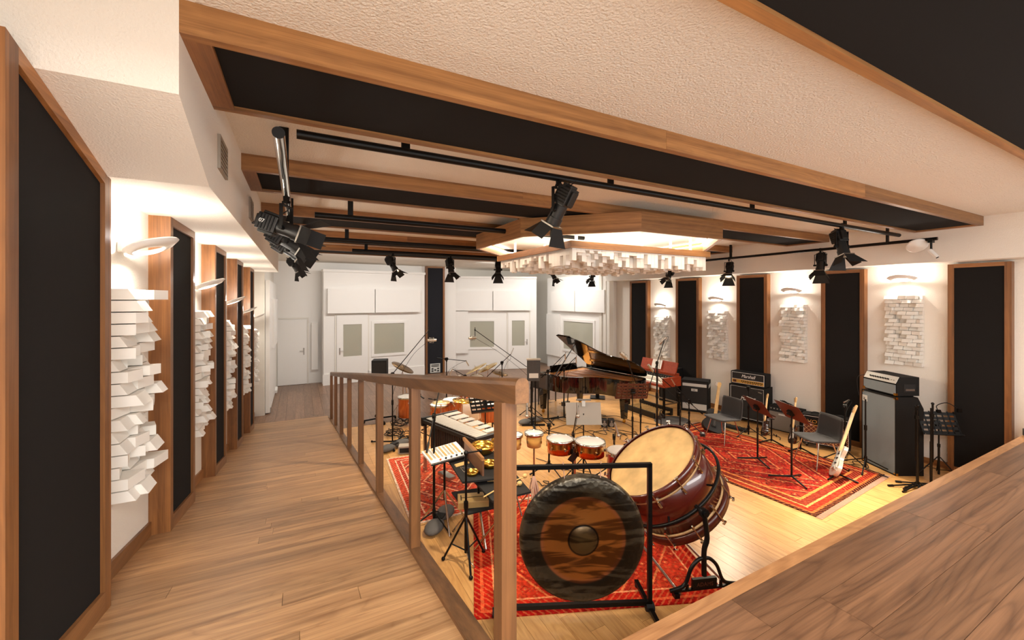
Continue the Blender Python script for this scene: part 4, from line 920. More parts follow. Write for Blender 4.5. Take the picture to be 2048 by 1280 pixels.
guitar_stand('low guitar stand under the silver white bass guitar', (7.27, 3.16), R_(-45), .3)
f1 = Vector((7.78, 4.6, .16)); guitar('dark sunburst guitar with maple neck, behind the left plain music stand', f1, AT(1537, 788, 7.95), (-.72, .62, .15), sb, guard='darkred')
guitar_stand('black guitar stand holding the left sunburst guitar', (7.93, 4.55), R_(-60))
f2 = Vector((7.8, 4.12, .16)); guitar('dark sunburst guitar with maple neck, right next to the red brown music stand', f2, AT(1594, 795, 7.45), (-.72, .62, .15), sb, guard='sticker')
guitar_stand('black guitar stand holding the right sunburst guitar', (7.95, 4.05), R_(-60))
f3 = G(1424, 866) + Vector((0, 0, .02)); guitar('black acoustic guitar leaning in front of the dark bass combo', f3, AT(1437, 766, 8.9), (-.6, -.8, .2), 'bplastic', acoustic=True)
# pedals
def box_thing(name, label, cat, loc, rz, d, mat, detail=None):
    r = thing(name, label, cat, loc, rz); MB().box((0, 0, d[2] / 2), d).build('case', mat, r, bevel=min(d) * .12)
    return r
r = box_thing('effects_pedal_board', 'long black pedal board on the floor before the stacked amplifier', 'pedal board', (8.15, 5.55, 0), R_(97), (.75, .16, .05), 'bplastic')
for k in range(7): MB().cyl((-.3 + .1 * k, -.03, .05), (-.3 + .1 * k, -.03, .065), .016, n=10).build('footswitch', 'chrome', r)
r = box_thing('floor_tuner', 'small black pedal near the far left corner of the large rug', 'pedal', (*G(1405, 872).xy, .012), R_(40), (.14, .09, .05), 'bplastic'); MB().bx(-.03, .03, -.03, .01, .051, .053).build('label_plate', 'sticker', r)
# folded stands by the right bass cabinet
def folded_stand(label, p, h, rz):
    r = thing('folded_stand', label, 'stand', (p[0], p[1], 0), rz, 'folded black stands by the right wall')
    MB().cyl((0, 0, .02), (0, 0, h * .55), .016).build('pole', 'metal', r); MB().cyl((.035, 0, h * .3), (.035, 0, h), .012).cyl((0, 0, h * .5), (0, 0, h * .95), .011).build('boom', 'metal', r)
    MB().ball((.035, 0, h), .02, 10).box((.02, 0, h * .86), (.06, .03, .05)).build('clutch', 'metal', r)
    for k in range(3): a = 2.4 + k * .5; MB().cyl((0, 0, .05), (.38 * math.cos(a), .38 * math.sin(a), .016), .011).cyl((.33 * math.cos(a), .33 * math.sin(a), .02), (.4 * math.cos(a), .4 * math.sin(a), .015), .016).build('leg', 'metal', r)
    return r
folded_stand('tall folded black stand, leftmost of the group right of the bass cabinet', (7.98, 2.51), 1.19, R_(10))
folded_stand('tall folded black stand, second of the group right of the bass cabinet', (8.1, 2.55), 1.15, R_(40))
folded_stand('thick folded black stand, last of the group right of the bass cabinet', (8.16, 2.42), 1.22, R_(-10))
q = G(2005, 905, ZP + .02); r = box_thing('floor_lamp_box', 'small dark floodlight on the far end of the gallery edge', 'floodlight', (6.02, YE - .08, ZP), R_(30), (.16, .1, .07), 'bplastic'); MB().tube(arc((0, 0, .06), .06, .2, 2.9, 10), .008).build('bracket', 'metal', r)
# ================================================================ MICROPHONE STANDS
def mic_body(m, p, dirv, kind):
    d = Vector(dirv).normalized(); p = Vector(p)
    if kind == 'cond': m.cyl(p - d * .09, p + d * .02, .027, n=14).cyl(p + d * .02, p + d * .09, .03, .024, n=14)
    elif kind == 'pencil': m.cyl(p - d * .07, p + d * .08, .012, n=10)
    elif kind == 'ball': m.cyl(p - d * .16, p, .012, .018, n=10); m.ball(p + d * .025, .028, 12)
    return m
def mic_stand(label, base, h, end=None, back=.25, mic=None, micdir=(0, 0, -1), drop=.0, kind='tripod', yaw=0, mat='metal', rad=.011, legr=.3, cradle=False, z0=0):
    b = Vector((base[0], base[1], z0 or rugz(base[0], base[1]))); r = thing('microphone_stand', label, 'microphone stand', b, 0, 'microphone stands')
    if kind == 'tripod':
        for k in range(3):
            a = yaw + k * 2.094; MB().cyl((.02 * math.cos(a), .02 * math.sin(a), .17), (legr * math.cos(a), legr * math.sin(a), .012), .009, n=8).cyl((legr * .88 * math.cos(a), legr * .88 * math.sin(a), .03), (legr * 1.03 * math.cos(a), legr * 1.03 * math.sin(a), .01), .013, n=8).build('leg', mat, r)
        MB().cyl((0, 0, .13), (0, 0, .21), .022).build('hub', mat, r)
    elif kind == 'flat':
        for k in range(3):
            a = yaw + k * 2.094; MB().cyl((0, 0, .05), (legr * math.cos(a), legr * math.sin(a), .02), .016, .012, n=8).ball((legr * math.cos(a), legr * math.sin(a), .025), .022, 8).build('leg', mat, r)
    else: MB().lathe([(.001, .025), (.1, .02), (.13, .008), (.13, 0), (.001, 0)], 24).build('round_base', mat, r)
    MB().cyl((0, 0, .03), (0, 0, h * .6), rad + .003).cyl((0, 0, h * .6), (0, 0, h), rad).cyl((0, 0, h * .56), (0, 0, h * .63), rad + .01).build('pole', mat, r)
    if end is not None:
        e = Vector(end) - b; pv = Vector((0, 0, h)); d = (e - pv).normalized()
        MB().cyl(pv - d * back, e, .008, n=10).cyl(pv - d * back, pv - d * (back - .12), .013, n=10).build('boom', mat, r)
        MB().cyl(pv - d.cross(Vector((0, 0, 1))) * .025, pv + d.cross(Vector((0, 0, 1))) * .025, .035, n=14).box(pv - Vector((0, 0, .03)), (.03, .03, .06)).build('swivel', mat, r)
    else: e = Vector((0, 0, h))
    if mic:
        md = Vector(micdir).normalized(); p = e + Vector((0, 0, -drop)) + md * .07
        if drop: MB().cyl(e + Vector((0, 0, .06)), e + Vector((0, 0, -drop)), .008).ball(e, .02, 8).build('drop_arm', mat, r)
        mo = mic_body(MB(), p, md, mic).build('microphone', 'mic', r)
        if cradle:
            c = MB(); F_ = frame(md)
            for k in (-.05, .03): c.tube([p + F_ @ Vector((.055 * math.cos(a), .055 * math.sin(a), k)) for a in [i * math.pi / 6 for i in range(12)]], .004, 5, True)
            for i in range(6): a = i * math.pi / 3; c.tube([p + F_ @ Vector((.055 * math.cos(a), .055 * math.sin(a), -.05)), p + F_ @ Vector((.055 * math.cos(a + .5), .055 * math.sin(a + .5), .03))], .003, 4)
            c.build('shock_mount', 'steel', mo)
        tail = p - md * .09; MB().tube(bez([tail, tail - md * .05 + Vector((.02, 0, -.05)), (e + Vector((0, 0, h))) / 2 + Vector((0, 0, -.12)), Vector((.02, .0, h * .75)), Vector((.018, .01, h * .3)), Vector((.06, .05, .02))], 30), .0035, 5).build('cable', 'rubber', r)
    return r
def st(label, bpx, hpy, epx=None, ed=None, **k):
    b = G(*bpx); h = ZA(hpy, b); e = AT(epx[0], epx[1], ed if ed else b.x * S_ + b.y * C_) if epx else None
    return mic_stand(label, b, h, e, **k)
st('tall boom stand with shock mounted microphone hanging before the far dark column', (785, 888), 748, (857, 661), 8.3, back=.12, mic='cond', micdir=(.7, -.2, 0), drop=.2, cradle=True, yaw=.4, kind='flat', legr=.42)
st('long boom stand with microphone hanging before the middle booth window', (1062, 828), 740, (950, 660), 9.2, back=.25, mic='cond', micdir=(-.8, -.1, 0), drop=.18, cradle=True, yaw=1)
st('short boom stand with level arm right of the dark column', (893, 842), 718, (932, 722), 8.8, back=.3, mic='pencil', micdir=(.5, .3, -.7), yaw=.2)
st('boom stand with black counterweight wheel in front of the vibraphone', (868, 1052), 832, (884, 752), 5.3, back=.45, yaw=.9, rad=.013)
st('boom stand reaching over the left side of the open piano', (1096, 842), 742, (1130, 708), 9.0, back=.22, mic='pencil', micdir=(.2, .2, -1), yaw=.3, kind='flat', legr=.36)
st('second boom stand reaching over the piano strings', (1128, 838), 738, (1152, 714), 9.1, back=.25, mic='pencil', micdir=(.2, .2, -1), yaw=.8, kind='flat')
st('stand with silver microphone leaning over the piano tail', (1281, 893), 790, (1252, 716), 7.3, back=.05, mic='cond', micdir=(-.6, .1, .5), cradle=True, yaw=.5)
st('thick boom stand with large microphone over the red organ', (1314, 888), 727, (1330, 676), 7.9, back=.55, mic='cond', micdir=(-.5, .4, -.7), cradle=True, yaw=.1, rad=.016)
st('low boom stand whose long silver arm slants towards the farther chair', (1360, 872), 790, (1306, 742), 7.9, back=.75, mic='cond', micdir=(-.5, .2, .7), yaw=.2)
st('small tripod microphone stand right of the slanting boom', (1378, 862), 803, (1350, 770), 8.4, back=.12, mic='pencil', micdir=(-.3, .1, .5), yaw=.6)
st('short boom stand between the diamond grille combo and the bass guitar', (1690, 920), 812, (1698, 800), 7.2, back=.12, yaw=.3, mic='pencil', micdir=(-1, .1, -.2))
st('thin black stand standing against the grey bass cabinet front', (1731, 940), 800, None, yaw=1.3, legr=.34)
st('boom stand reaching to the stacked guitar amplifier', (1497, 872), 775, (1516, 785), 8.4, back=.1, mic='pencil', micdir=(.7, .1, -.2), yaw=.9)
st('microphone on a slim stand left of the pale grey music stand', (1098, 948), 850, (1054, 818), 5.6, back=.1, mic='ball', micdir=(-.05, -.1, -1), yaw=.7)
st('microphone on a slim stand between the timbales', (1146, 975), 868, (1155, 818), 5.6, back=.05, mic='ball', micdir=(0, -.1, -1), yaw=.2)
st('microphone on a slim stand left of the concert bass drum', (1228, 950), 872, (1233, 858), 5.75, back=.1, mic='ball', micdir=(.2, -.2, -1), yaw=.7)
st('low drum microphone stand in front of the orange floor tom', (838, 882), 790, (812, 772), 8.1, back=.15, mic='pencil', micdir=(.1, .2, -.8), yaw=.1)
st('boom stand slanting over the cymbals of the drum kit', (1004, 838), 725, (1022, 708), 9.2, back=.9, mic='pencil', micdir=(.3, 0, .6), yaw=.1)
st('low boom stand aimed at the kick drum of the drum kit', (872, 862), 800, (905, 806), 8.0, back=.3, mic='pencil', micdir=(.4, .5, -.5), yaw=.5)
st('tall thin stand with small microphone above the drum kit', (930, 846), 752, (905, 738), 8.9, back=.35, mic='pencil', micdir=(-.3, .2, -.7), yaw=.9)
st('short stand with small microphone at the right rim of the kit', (985, 858), 770, (968, 762), 8.4, back=.2, mic='pencil', micdir=(-.3, .3, -.8), yaw=.4)
# ================================================================ GRAND PIANO
rzP = math.atan2(-.988, .156)
r = thing('grand_piano', 'black grand piano with open lid and gold frame inside', 'piano', (5.05, 8.68, 0), rzP)
half = bez([(.85, .0, 0), (1.1, .07, 0), (1.32, .26, 0), (1.5, .5, 0), (1.7, .66, 0), (1.95, .73, 0), (2.2, .78, 0), (2.36, .92, 0), (2.42, 1.12, 0), (2.38, 1.33, 0), (2.25, 1.46, 0), (2.05, 1.5, 0)], 44)
OUT = [(.3, 0)] + [(p.x, p.y) for p in half] + [(.3, 1.5)]
def inset(poly, d):
    n = len(poly); o = []
    for i in range(n):
        a, b, c = Vector(poly[i - 1]), Vector(poly[i]), Vector(poly[(i + 1) % n]); t1 = (b - a).normalized(); t2 = (c - b).normalized(); nn = Vector((-(t1 + t2).y, (t1 + t2).x)).normalized()
        o.append(tuple(b + nn * d / max(.5, nn.dot(Vector((-t2.y, t2.x))))))
    return o
INN = inset(OUT, .055); n = len(OUT)
vs = [(x, y, .62) for x, y in OUT] + [(x, y, .985) for x, y in OUT] + [(x, y, .985) for x, y in INN] + [(x, y, .93) for x, y in INN]
MB().add(vs[:2 * n], [(i, (i + 1) % n, n + (i + 1) % n, n + i) for i in range(n)], True).add(vs[n:3 * n], [(i, (i + 1) % n, n + (i + 1) % n, n + i) for i in range(n)]).add(vs[2 * n:], [(i, (i + 1) % n, n + (i + 1) % n, n + i) for i in range(n)], True).add(vs[:n], [tuple(range(n))[::-1]]).build('rim', 'blackgloss', r)
MB().prism(INN, .925, .935).build('soundboard', 'soundboard', r)
I2 = inset(OUT, .09); pl = MB(); vs = [(x, y, .95) for x, y in INN] + [(x, y, .955) for x, y in I2] ; pl.add(vs, [(i, (i + 1) % n, n + (i + 1) % n, n + i) for i in range(n)])
for (a, b) in (((.55, .2), (.62, 1.4)), ((.6, .4), (1.35, .55)), ((.6, .75), (1.85, .95)), ((.6, 1.05), (2.2, 1.2)), ((.6, 1.3), (2.1, 1.38))):
    d = Vector((b[0] - a[0], b[1] - a[1], 0)); pl.box(((a[0] + b[0]) / 2, (a[1] + b[1]) / 2, .948), (d.length, .05, .03), RZ(math.atan2(d.y, d.x)))
pl.bx(.4, .62, .06, 1.44, .93, .962).build('iron_frame', 'pianogold', r)
stg = MB()
for k in range(26):
    t = k / 25; stg.tube([(.62, .12 + 1.28 * t, .968), (.95 + min(1.35, t * 1.7), .2 + 1.1 * t ** 1.2 + .05, .95)], .003, 4)
stg.build('strings', 'steel', r)
MB().bx(0, .32, .0, .06, .58, .82).bx(0, .32, 1.44, 1.5, .58, .82).bx(0, .34, .06, 1.44, .56, .64).bx(.26, .34, .06, 1.44, .64, .9).build('keybed', 'blackgloss', r)
MB().bx(.02, .2, .1, 1.4, .64, .7).build('white_keys', 'ivory', r); bk = MB()
for k in range(50):
    if k % 7 in (0, 3): continue
    bk.bx(.09, .2, .115 + .0255 * k, .127 + .0255 * k, .7, .712)
bk.build('black_keys', 'rubber', r)
a = R_(36); T = TR(0, 1.5, .99) @ RX(-a) @ TR(0, -1.5, 0)
LID = [(.62, -.01)] + [p for p in OUT[1:-1] if p[0] > .62] + [(.62, 1.5)]
ld = MB(T).prism(LID, 0, .022).build('lid', 'blackgloss', r); MB(T).prism([(.64, .0), (1.02, .03), (1.02, 1.48), (.64, 1.48)], .026, .045).build('lid_flap', 'blackgloss', ld)
MB().cyl((.85, .03, .97), T @ Vector((.95, .35, 0)), .012, n=8).build('lid_prop', 'blackgloss', r)
MB().box((.4, .75, 1.02), (.02, .9, .2), RY(-.25)).build('music_desk', 'blackgloss', r); MB().box((.37, .62, 1.07), (.006, .3, .24), RY(-.25)).box((.365, .95, 1.06), (.006, .26, .22), RY(-.2)).build('sheet_music', 'paper', r)
for (x, y) in ((.34, .12), (.34, 1.38), (2.03, 1.02)):
    MB().hexa([(x - .05, y - .05, .1), (x + .05, y - .05, .1), (x + .05, y + .05, .1), (x - .05, y + .05, .1)], [(x - .075, y - .075, .62), (x + .075, y - .075, .62), (x + .075, y + .075, .62), (x - .075, y + .075, .62)]).build('leg', 'blackgloss', r)
    MB().cyl((x, y, .05), (x, y, .1), .03).cyl((x - .015, y, .04), (x + .015, y, .04), .04, n=16).build('caster', 'brass', r)
ly = MB().bx(.42, .5, .64, .86, .1, .2).cyl((.46, .68, .2), (.5, .68, .62), .014).cyl((.46, .82, .2), (.5, .82, .62), .014).build('pedal_lyre', 'blackgloss', r)
for k in range(3): MB().box((.36, .69 + .06 * k, .13), (.14, .025, .012)).build('pedal', 'brass', ly)
o = MB(Matrix.Translation((0, 0, 0)) @ TR(5.05, 8.68, 0) @ RZ(rzP)).box((.33, .3, .835), (.12, .3, .03)).build('cloth', 'redcloth'); tag(o, 'folded red cloth lying at the keyboard end of the piano', 'cloth')
o.location.z = .075
r = thing('piano_bench', 'black padded piano bench at the far end of the piano', 'bench', (5.8, 9.25, 0), rzP)
MB().bx(-.17, .17, -.35, .35, .42, .5).build('seat', 'chairfab', r, bevel=.02)
for x in (-.13, .13):
    for y in (-.3, .3): MB().cyl((x, y, .42), (x, y, 0), .025, .018).build('leg', 'blackgloss', r)
# ================================================================ ORGAN
r = thing('electric_organ', 'red wood electric organ on black metal legs, right of the piano', 'organ', (7.38, 6.62, 0), 0)
MB().bx(0, .56, 0, 1.2, .71, .76).bx(0, .56, 0, .05, .76, .93).bx(0, .56, 1.15, 1.2, .76, .93).bx(.42, .56, .05, 1.15, .76, .99).build('cabinet', 'organwood', r)
MB(TR(.42, .6, .99) @ RY(R_(18))).box((.02, 0, .13), (.03, 1.1, .28)).build('music_rest', 'organwood', r)
MB(TR(.4, .62, 1.02) @ RY(R_(18))).box((.0, 0, .13), (.004, .3, .22)).build('sheet_music', 'paper', r)
MB().bx(.06, .2, .05, 1.15, .76, .79).bx(.22, .36, .05, 1.15, .76, .86).build('keys', 'ivory', r); MB().bx(.36, .42, .05, 1.15, .76, .93).build('drawbar_panel', 'rubber', r)
for k in range(14): MB().cyl((.36, .12 + .07 * k, .9), (.33, .12 + .07 * k, .9), .01, n=8).build('drawbar', 'steel', r)
for x in (.04, .52):
    for y in (.04, 1.16): MB().bx(x - .02, x + .02, y - .02, y + .02, 0, .71).build('leg', 'metal', r)
MB().bx(.04, .52, .03, .05, .3, .33).bx(.04, .52, 1.15, 1.17, .3, .33).bx(.5, .52, .04, 1.16, .3, .33).build('stretcher', 'steel', r)
r = thing('organ_pedalboard', 'wooden organ pedalboard with yellow slats under the red organ', 'pedalboard', (7.2, 6.75, 0), 0)
MB().bx(0, .05, 0, 1.0, 0, .12).bx(.55, .62, 0, 1.0, 0, .16).build('frame', 'bplastic', r)
for k in range(13): MB().bx(.05, .56, .03 + .075 * k, .07 + .075 * k, .06, .09).build('pedal', 'tan', r)
r = thing('round_mat', 'round grey mat on the floor in front of the organ', 'mat', (7.45, 6.45, 0)); MB().lathe([(.001, .008), (.42, .008), (.43, .001), (.001, .001)], 40, Matrix.Diagonal((1, .8, 1, 1))).build('mat', 'greybag', r)
r = thing('headphones', 'white and black headphones hanging on a stand before the organ', 'headphones', (*G(1322, 868).xy, 0)); 
MB().cyl((0, 0, 0), (0, 0, .42), .01).lathe([(.001, .01), (.12, .01), (.12, 0), (.001, 0)], 20).build('holder', 'metal', r); MB().tube(arc((0, 0, .38), .09, 0, math.pi, 14, (.9, .4, 0)), .01).build('headband', 'metal', r)
for s in (-1, 1): MB().cyl((s * .08, s * .035, .34), (s * .05, s * .02, .34), .042, n=16).build('ear_cup', 'bplastic', r)
q = G(1290, 885, .55); r = thing('monitor_mixer', 'small grey personal mixer tilted on a stand, left of the bass drum rim', 'mixer', (q.x, q.y, 0), R_(-35))
MB().cyl((0, 0, 0), (0, 0, .52), .012).lathe([(.001, .015), (.13, .012), (.13, 0), (.001, 0)], 20).build('stand', 'metal', r); T = TR(0, 0, .56) @ RX(R_(35)); MB(T).box((0, 0, 0), (.28, .2, .04)).build('case', 'sticker', r)
for k in range(8): MB(T).cyl((-.1 + .05 * (k % 4), .05 - .07 * (k // 4), .02), (-.1 + .05 * (k % 4), .05 - .07 * (k // 4), .035), .012, n=10).build('knob', 'rubber', r)
for i, (px_, py_) in enumerate(((1208, 850), (1222, 850))):
    q = G(px_, py_ + 3); r = box_thing('small_speaker', 'tiny black speaker on the floor right of the grey music stand, %s one' % ('left', 'right')[i], 'speaker', (q.x, q.y, 0), R_(-30), (.13, .12, .17), 'bplastic'); MB().cyl((0, -.06, .06), (0, -.066, .06), .045, n=16).build('cone', 'steel', r); MB().cyl((0, -.06, .125), (0, -.065, .125), .02, n=12).build('tweeter', 'steel', r)
# black speaker on a stand at far left, rack behind the piano
p = G(760, 842); r = thing('monitor_speaker', 'black monitor speaker on a wheeled stand beyond the railing', 'speaker', (p.x, p.y, 0), R_(-18)); z1 = ZA(719, p); z0_ = ZA(750, p)
MB().bx(-.16, .16, -.16, .16, z0_, z1).build('cabinet', 'matte', r, bevel=.01); MB().bx(-.145, .145, -.168, -.16, z0_ + .02, z1 - .05).build('grille', 'grille', r); MB().cyl((0, 0, .06), (0, 0, z0_), .022).build('pole', 'metal', r)
for k in range(4): a = k * math.pi / 2 + .4; MB().cyl((0, 0, .07), (.35 * math.cos(a), .35 * math.sin(a), .06), .018).cyl((.35 * math.cos(a), .35 * math.sin(a) - .012, .03), (.35 * math.cos(a), .35 * math.sin(a) + .012, .03), .03, n=12).build('leg', 'metal', r)
p = AT(1067, 745, 8.8); r = thing('stage_monitor', 'grey black control box mounted on a stand left of the piano', 'monitor', (p.x, p.y, 0), R_(-25)); w = .15
MB().box((0, 0, p.z + .05), (.28, .1, .46)).build('case', plain('grey_black_case', (58, 56, 54), .6, var=.4, bscale=30), r, bevel=.01); MB().box((0, 0, p.z + .285), (.3, .12, .03)).build('top_lip', 'greyplate', r); MB().cyl((-.04, .0, .03), (-.04, 0, p.z - .15), .016).cyl((.04, .0, .03), (.04, 0, p.z - .15), .016).build('pole', 'metal', r)
MB().bx(-.25, .25, -.02, .02, .0, .04).bx(-.02, .02, -.3, .3, .0, .04).build('base', 'metal', r); MB().box((0, -.052, p.z - .06), (.2, .006, .1)).build('label_plate', 'sticker', r)
p = AT(1195, 728, 11.3); r = thing('side_speaker', 'black speaker box on a stand behind the piano lid', 'speaker', (p.x, p.y, 0), R_(-40)); MB().box((0, 0, p.z - .05), (.6, .35, .42)).build('cabinet', 'tolex', r, bevel=.01); MB().bx(-.05, .05, -.05, .05, 0, p.z - .25).bx(-.2, .2, -.2, .2, 0, .03).build('stand', 'metal', r)
# ================================================================ GONG
gl, gr = Vector((1.5, 3.16, .012)), Vector((2.72, 2.6, .012)); gd = (gr - gl); GW = gd.length; rzG = math.atan2(gd.y, gd.x)
r = thing('gong_stand', 'black square tube frame holding the large gong', 'gong stand', gl, rzG)
t = .018
MB().bx(-t, t, -t, t, .05, 1.3).build('upright', 'metal', r); MB().bx(GW - t, GW + t, -t, t, .05, 1.3).build('upright', 'metal', r)
MB().bx(-t, GW + t, -t, t, 1.265, 1.3).build('top_bar', 'metal', r); MB().bx(-t, GW + t, -t, t, .06, .095).build('bottom_bar', 'metal', r)
for x in (0, GW):
    MB().bx(x - t, x + t, -.33, .33, .018, .05).build('foot_bar', 'metal', r); MB().cyl((x - .035, .0, .04), (x + .035, 0, .04), .038, n=16).build('knob', 'rubber', r)
    for y in (-.3, .3): MB().cyl((x, y, 0), (x, y, .02), .022).build('rubber_foot', 'rubber', r)
gx = .745; gz = .665; gr_ = .55
def hammer(name):
    m, N, L, B = new_mat(name)
    tc = N.new('ShaderNodeTexCoord'); ln = N.new('ShaderNodeVectorMath'); ln.operation = 'LENGTH'; sp = N.new('ShaderNodeSeparateXYZ'); L.new(tc.outputs['Object'], sp.inputs[0])
    cb = N.new('ShaderNodeCombineXYZ'); L.new(sp.outputs[0], cb.inputs[0]); L.new(sp.outputs[2], cb.inputs[2]); L.new(cb.outputs[0], ln.inputs[0])
    cr = N.new('ShaderNodeValToRGB'); cr.color_ramp.interpolation = 'EASE'
    els = [(0, (92, 72, 40)), (.21, (84, 64, 36)), (.235, (30, 20, 12)), (.26, (150, 92, 38)), (.6, (156, 94, 40)), (.655, (160, 96, 56)), (.69, (70, 60, 44)), (.9, (72, 66, 54)), (1, (110, 100, 82))]
    cr.color_ramp.elements[0].color = lin(els[0][1]); cr.color_ramp.elements[1].color = lin(els[-1][1])
    for p, c in els[1:-1]: e = cr.color_ramp.elements.new(p); e.color = lin(c)
    dv = N.new('ShaderNodeMath'); dv.operation = 'DIVIDE'; dv.inputs[1].default_value = gr_; L.new(ln.outputs['Value'], dv.inputs[0]); L.new(dv.outputs[0], cr.inputs[0])
    # striped reflections painted into the colour of the polished centre
    mp = N.new('ShaderNodeMapping'); mp.inputs['Scale'].default_value = (2.2, 1, 13); mp.inputs['Rotation'].default_value = (0, .22, 0); L.new(tc.outputs['Object'], mp.inputs['Vector'])
    nz = N.new('ShaderNodeTexNoise'); nz.inputs['Scale'].default_value = 1; nz.inputs['Detail'].default_value = 3; nz.inputs['Distortion'].default_value = .6; L.new(mp.outputs[0], nz.inputs['Vector'])
    c2 = N.new('ShaderNodeValToRGB'); c2.color_ramp.elements[0].position = .46; c2.color_ramp.elements[0].color = (.3, .27, .25, 1); c2.color_ramp.elements[1].position = .54; c2.color_ramp.elements[1].color = (1, 1, 1, 1); L.new(nz.outputs['Fac'], c2.inputs[0])
    mx = N.new('ShaderNodeMix'); mx.data_type = 'RGBA'; mx.blend_type = 'MULTIPLY'; mx.inputs[0].default_value = 1; L.new(cr.outputs[0], mx.inputs[6]); L.new(c2.outputs[0], mx.inputs[7]); L.new(mx.outputs[2], B.inputs['Base Color'])
    B.inputs['Metallic'].default_value = .6; B.inputs['Roughness'].default_value = .33
    vo = N.new('ShaderNodeTexVoronoi'); vo.inputs['Scale'].default_value = 26; L.new(tc.outputs['Object'], vo.inputs['Vector'])
    gt = N.new('ShaderNodeMapRange'); gt.inputs['From Min'].default_value = .68; gt.inputs['From Max'].default_value = .78; L.new(dv.outputs[0], gt.inputs['Value'])
    ml = N.new('ShaderNodeMath'); ml.operation = 'MULTIPLY'; L.new(vo.outputs['Distance'], ml.inputs[0]); L.new(gt.outputs[0], ml.inputs[1])
    bp = N.new('ShaderNodeBump'); bp.inputs['Strength'].default_value = .5; bp.inputs['Distance'].default_value = .01; L.new(ml.outputs[0], bp.inputs['Height']); L.new(bp.outputs[0], B.inputs['Normal'])
    return m
gw = gl + Vector((math.cos(rzG), math.sin(rzG), 0)) * gx + Vector((-math.sin(rzG), math.cos(rzG), 0)) * -.045
r = thing('gong', 'large dark bronze gong with hammered rim, hanging in the black frame', 'gong', (gw.x, gw.y, .012 + gz - gr_), rzG)
pr = [(.001, -.03), (.06, -.028), (.1, -.016), (.118, -.004), (.125, 0), (.3, .004), (.37, .002), (.385, -.004), (.43, -.006), (.52, .004), (.542, .02), (.55, .06), (.544, .062), (.532, .026), (.44, .004), (.3, .012), (.001, .0)]
g = MB(RX(-math.pi / 2)).lathe(pr, 96).build('gong_disc', hammer('gong_bronze'), r); g.location = (0, 0, gr_)
for x in (-.17, .17): MB().tube([(x * .9, .02, 2 * gr_ - .085), (x * .95, .045, 2 * gr_ + .02), (x * .98, .05, 2 * gr_ + .105)], .004, 6).build('cord', 'rope', r)
# ================================================================ CONCERT BASS DRUM
nD = Vector((-.555, .192, .806)).normalized(); cD = Vector((3.55, 3.16, .76)); RD_, HD = .5, .29
pD = Vector((nD.y, -nD.x, 0)).normalized()
if pD.y > 0: pD = -pD
FD = frame(nD, pD)
r = thing('concert_bass_drum', 'big mahogany concert bass drum with cream calf head, tilted in its stand', 'bass drum', (cD.x, cD.y, .012)); O = Vector((cD.x, cD.y, .012)); TD = TR(cD - O) @ FD
MB(TD).lathe([(RD_ - .012, -HD), (RD_, -HD), (RD_, HD), (RD_ - .012, HD)], 64).build('shell', 'mahog', r)
MB(TD).lathe([(.001, HD + .022), (RD_ - .03, HD + .02), (RD_ - .002, HD + .012), (RD_ + .002, HD - .01)], 64).build('batter_head', 'calf', r); MB(TD).lathe([(RD_ + .002, -HD + .01), (RD_ - .002, -HD - .012), (.001, -HD - .02)], 64).build('resonant_head', 'calf', r)
for s in (1, -1): MB(TD).lathe([(RD_ + .004, s * (HD - .05)), (RD_ + .03, s * (HD - .05)), (RD_ + .03, s * (HD + .03)), (RD_ + .006, s * (HD + .03))] if s < 0 else [(RD_ + .006, HD + .03), (RD_ + .03, HD + .03), (RD_ + .03, HD - .05), (RD_ + .004, HD - .05)], 64).build('hoop', 'mahog' if s > 0 else plain('hoop_brown', (70, 24, 14), .3), r)
for s in (1, -1): MB(TD).lathe([(RD_ + .001, s * HD - .062 * s), (RD_ + .014, s * HD - .062 * s), (RD_ + .014, s * HD - .085 * s), (RD_ + .001, s * HD - .085 * s)], 64, closed=True).build('hoop_band', plain('band_pale', (188, 150, 104), .5), r)
for s in (1, -1):
    for k in range(12):
        a = k * math.pi / 6 + (.26 if s < 0 else 0); L_ = TD @ Matrix.Rotation(a, 4, 'Z')
        MB(L_).cyl((RD_ + .045, 0, s * (HD + .045)), (RD_ + .04, 0, s * (HD - .13)), .006, n=8).box((RD_ + .035, 0, s * (HD + .03)), (.03, .022, .016)).box((RD_ + .018, 0, s * (HD - .12)), (.036, .026, .05)).box((RD_ + .05, 0, s * (HD + .055)), (.02, .045, .012)).build('tension_rod', 'chrome', r)
MB(TD).lathe([(RD_ + .075, -.014), (RD_ + .1, -.014), (RD_ + .1, .014), (RD_ + .075, .014)], 64, closed=True).build('swivel_hoop', 'metal', r)
for k in range(6): L_ = TD @ Matrix.Rotation(k * math.pi / 3 + .5, 4, 'Z'); MB(L_).cyl((RD_ - .002, 0, .0), (RD_ + .085, 0, 0), .01).build('hoop_bracket', 'metal', r)
L_ = TD @ Matrix.Rotation(2.0, 4, 'Z'); MB(L_).tube([(RD_, -.09, .12), (RD_ + .06, -.08, .12), (RD_ + .06, .08, .12), (RD_, .09, .12)], .01).build('carry_handle', 'rubber', r)
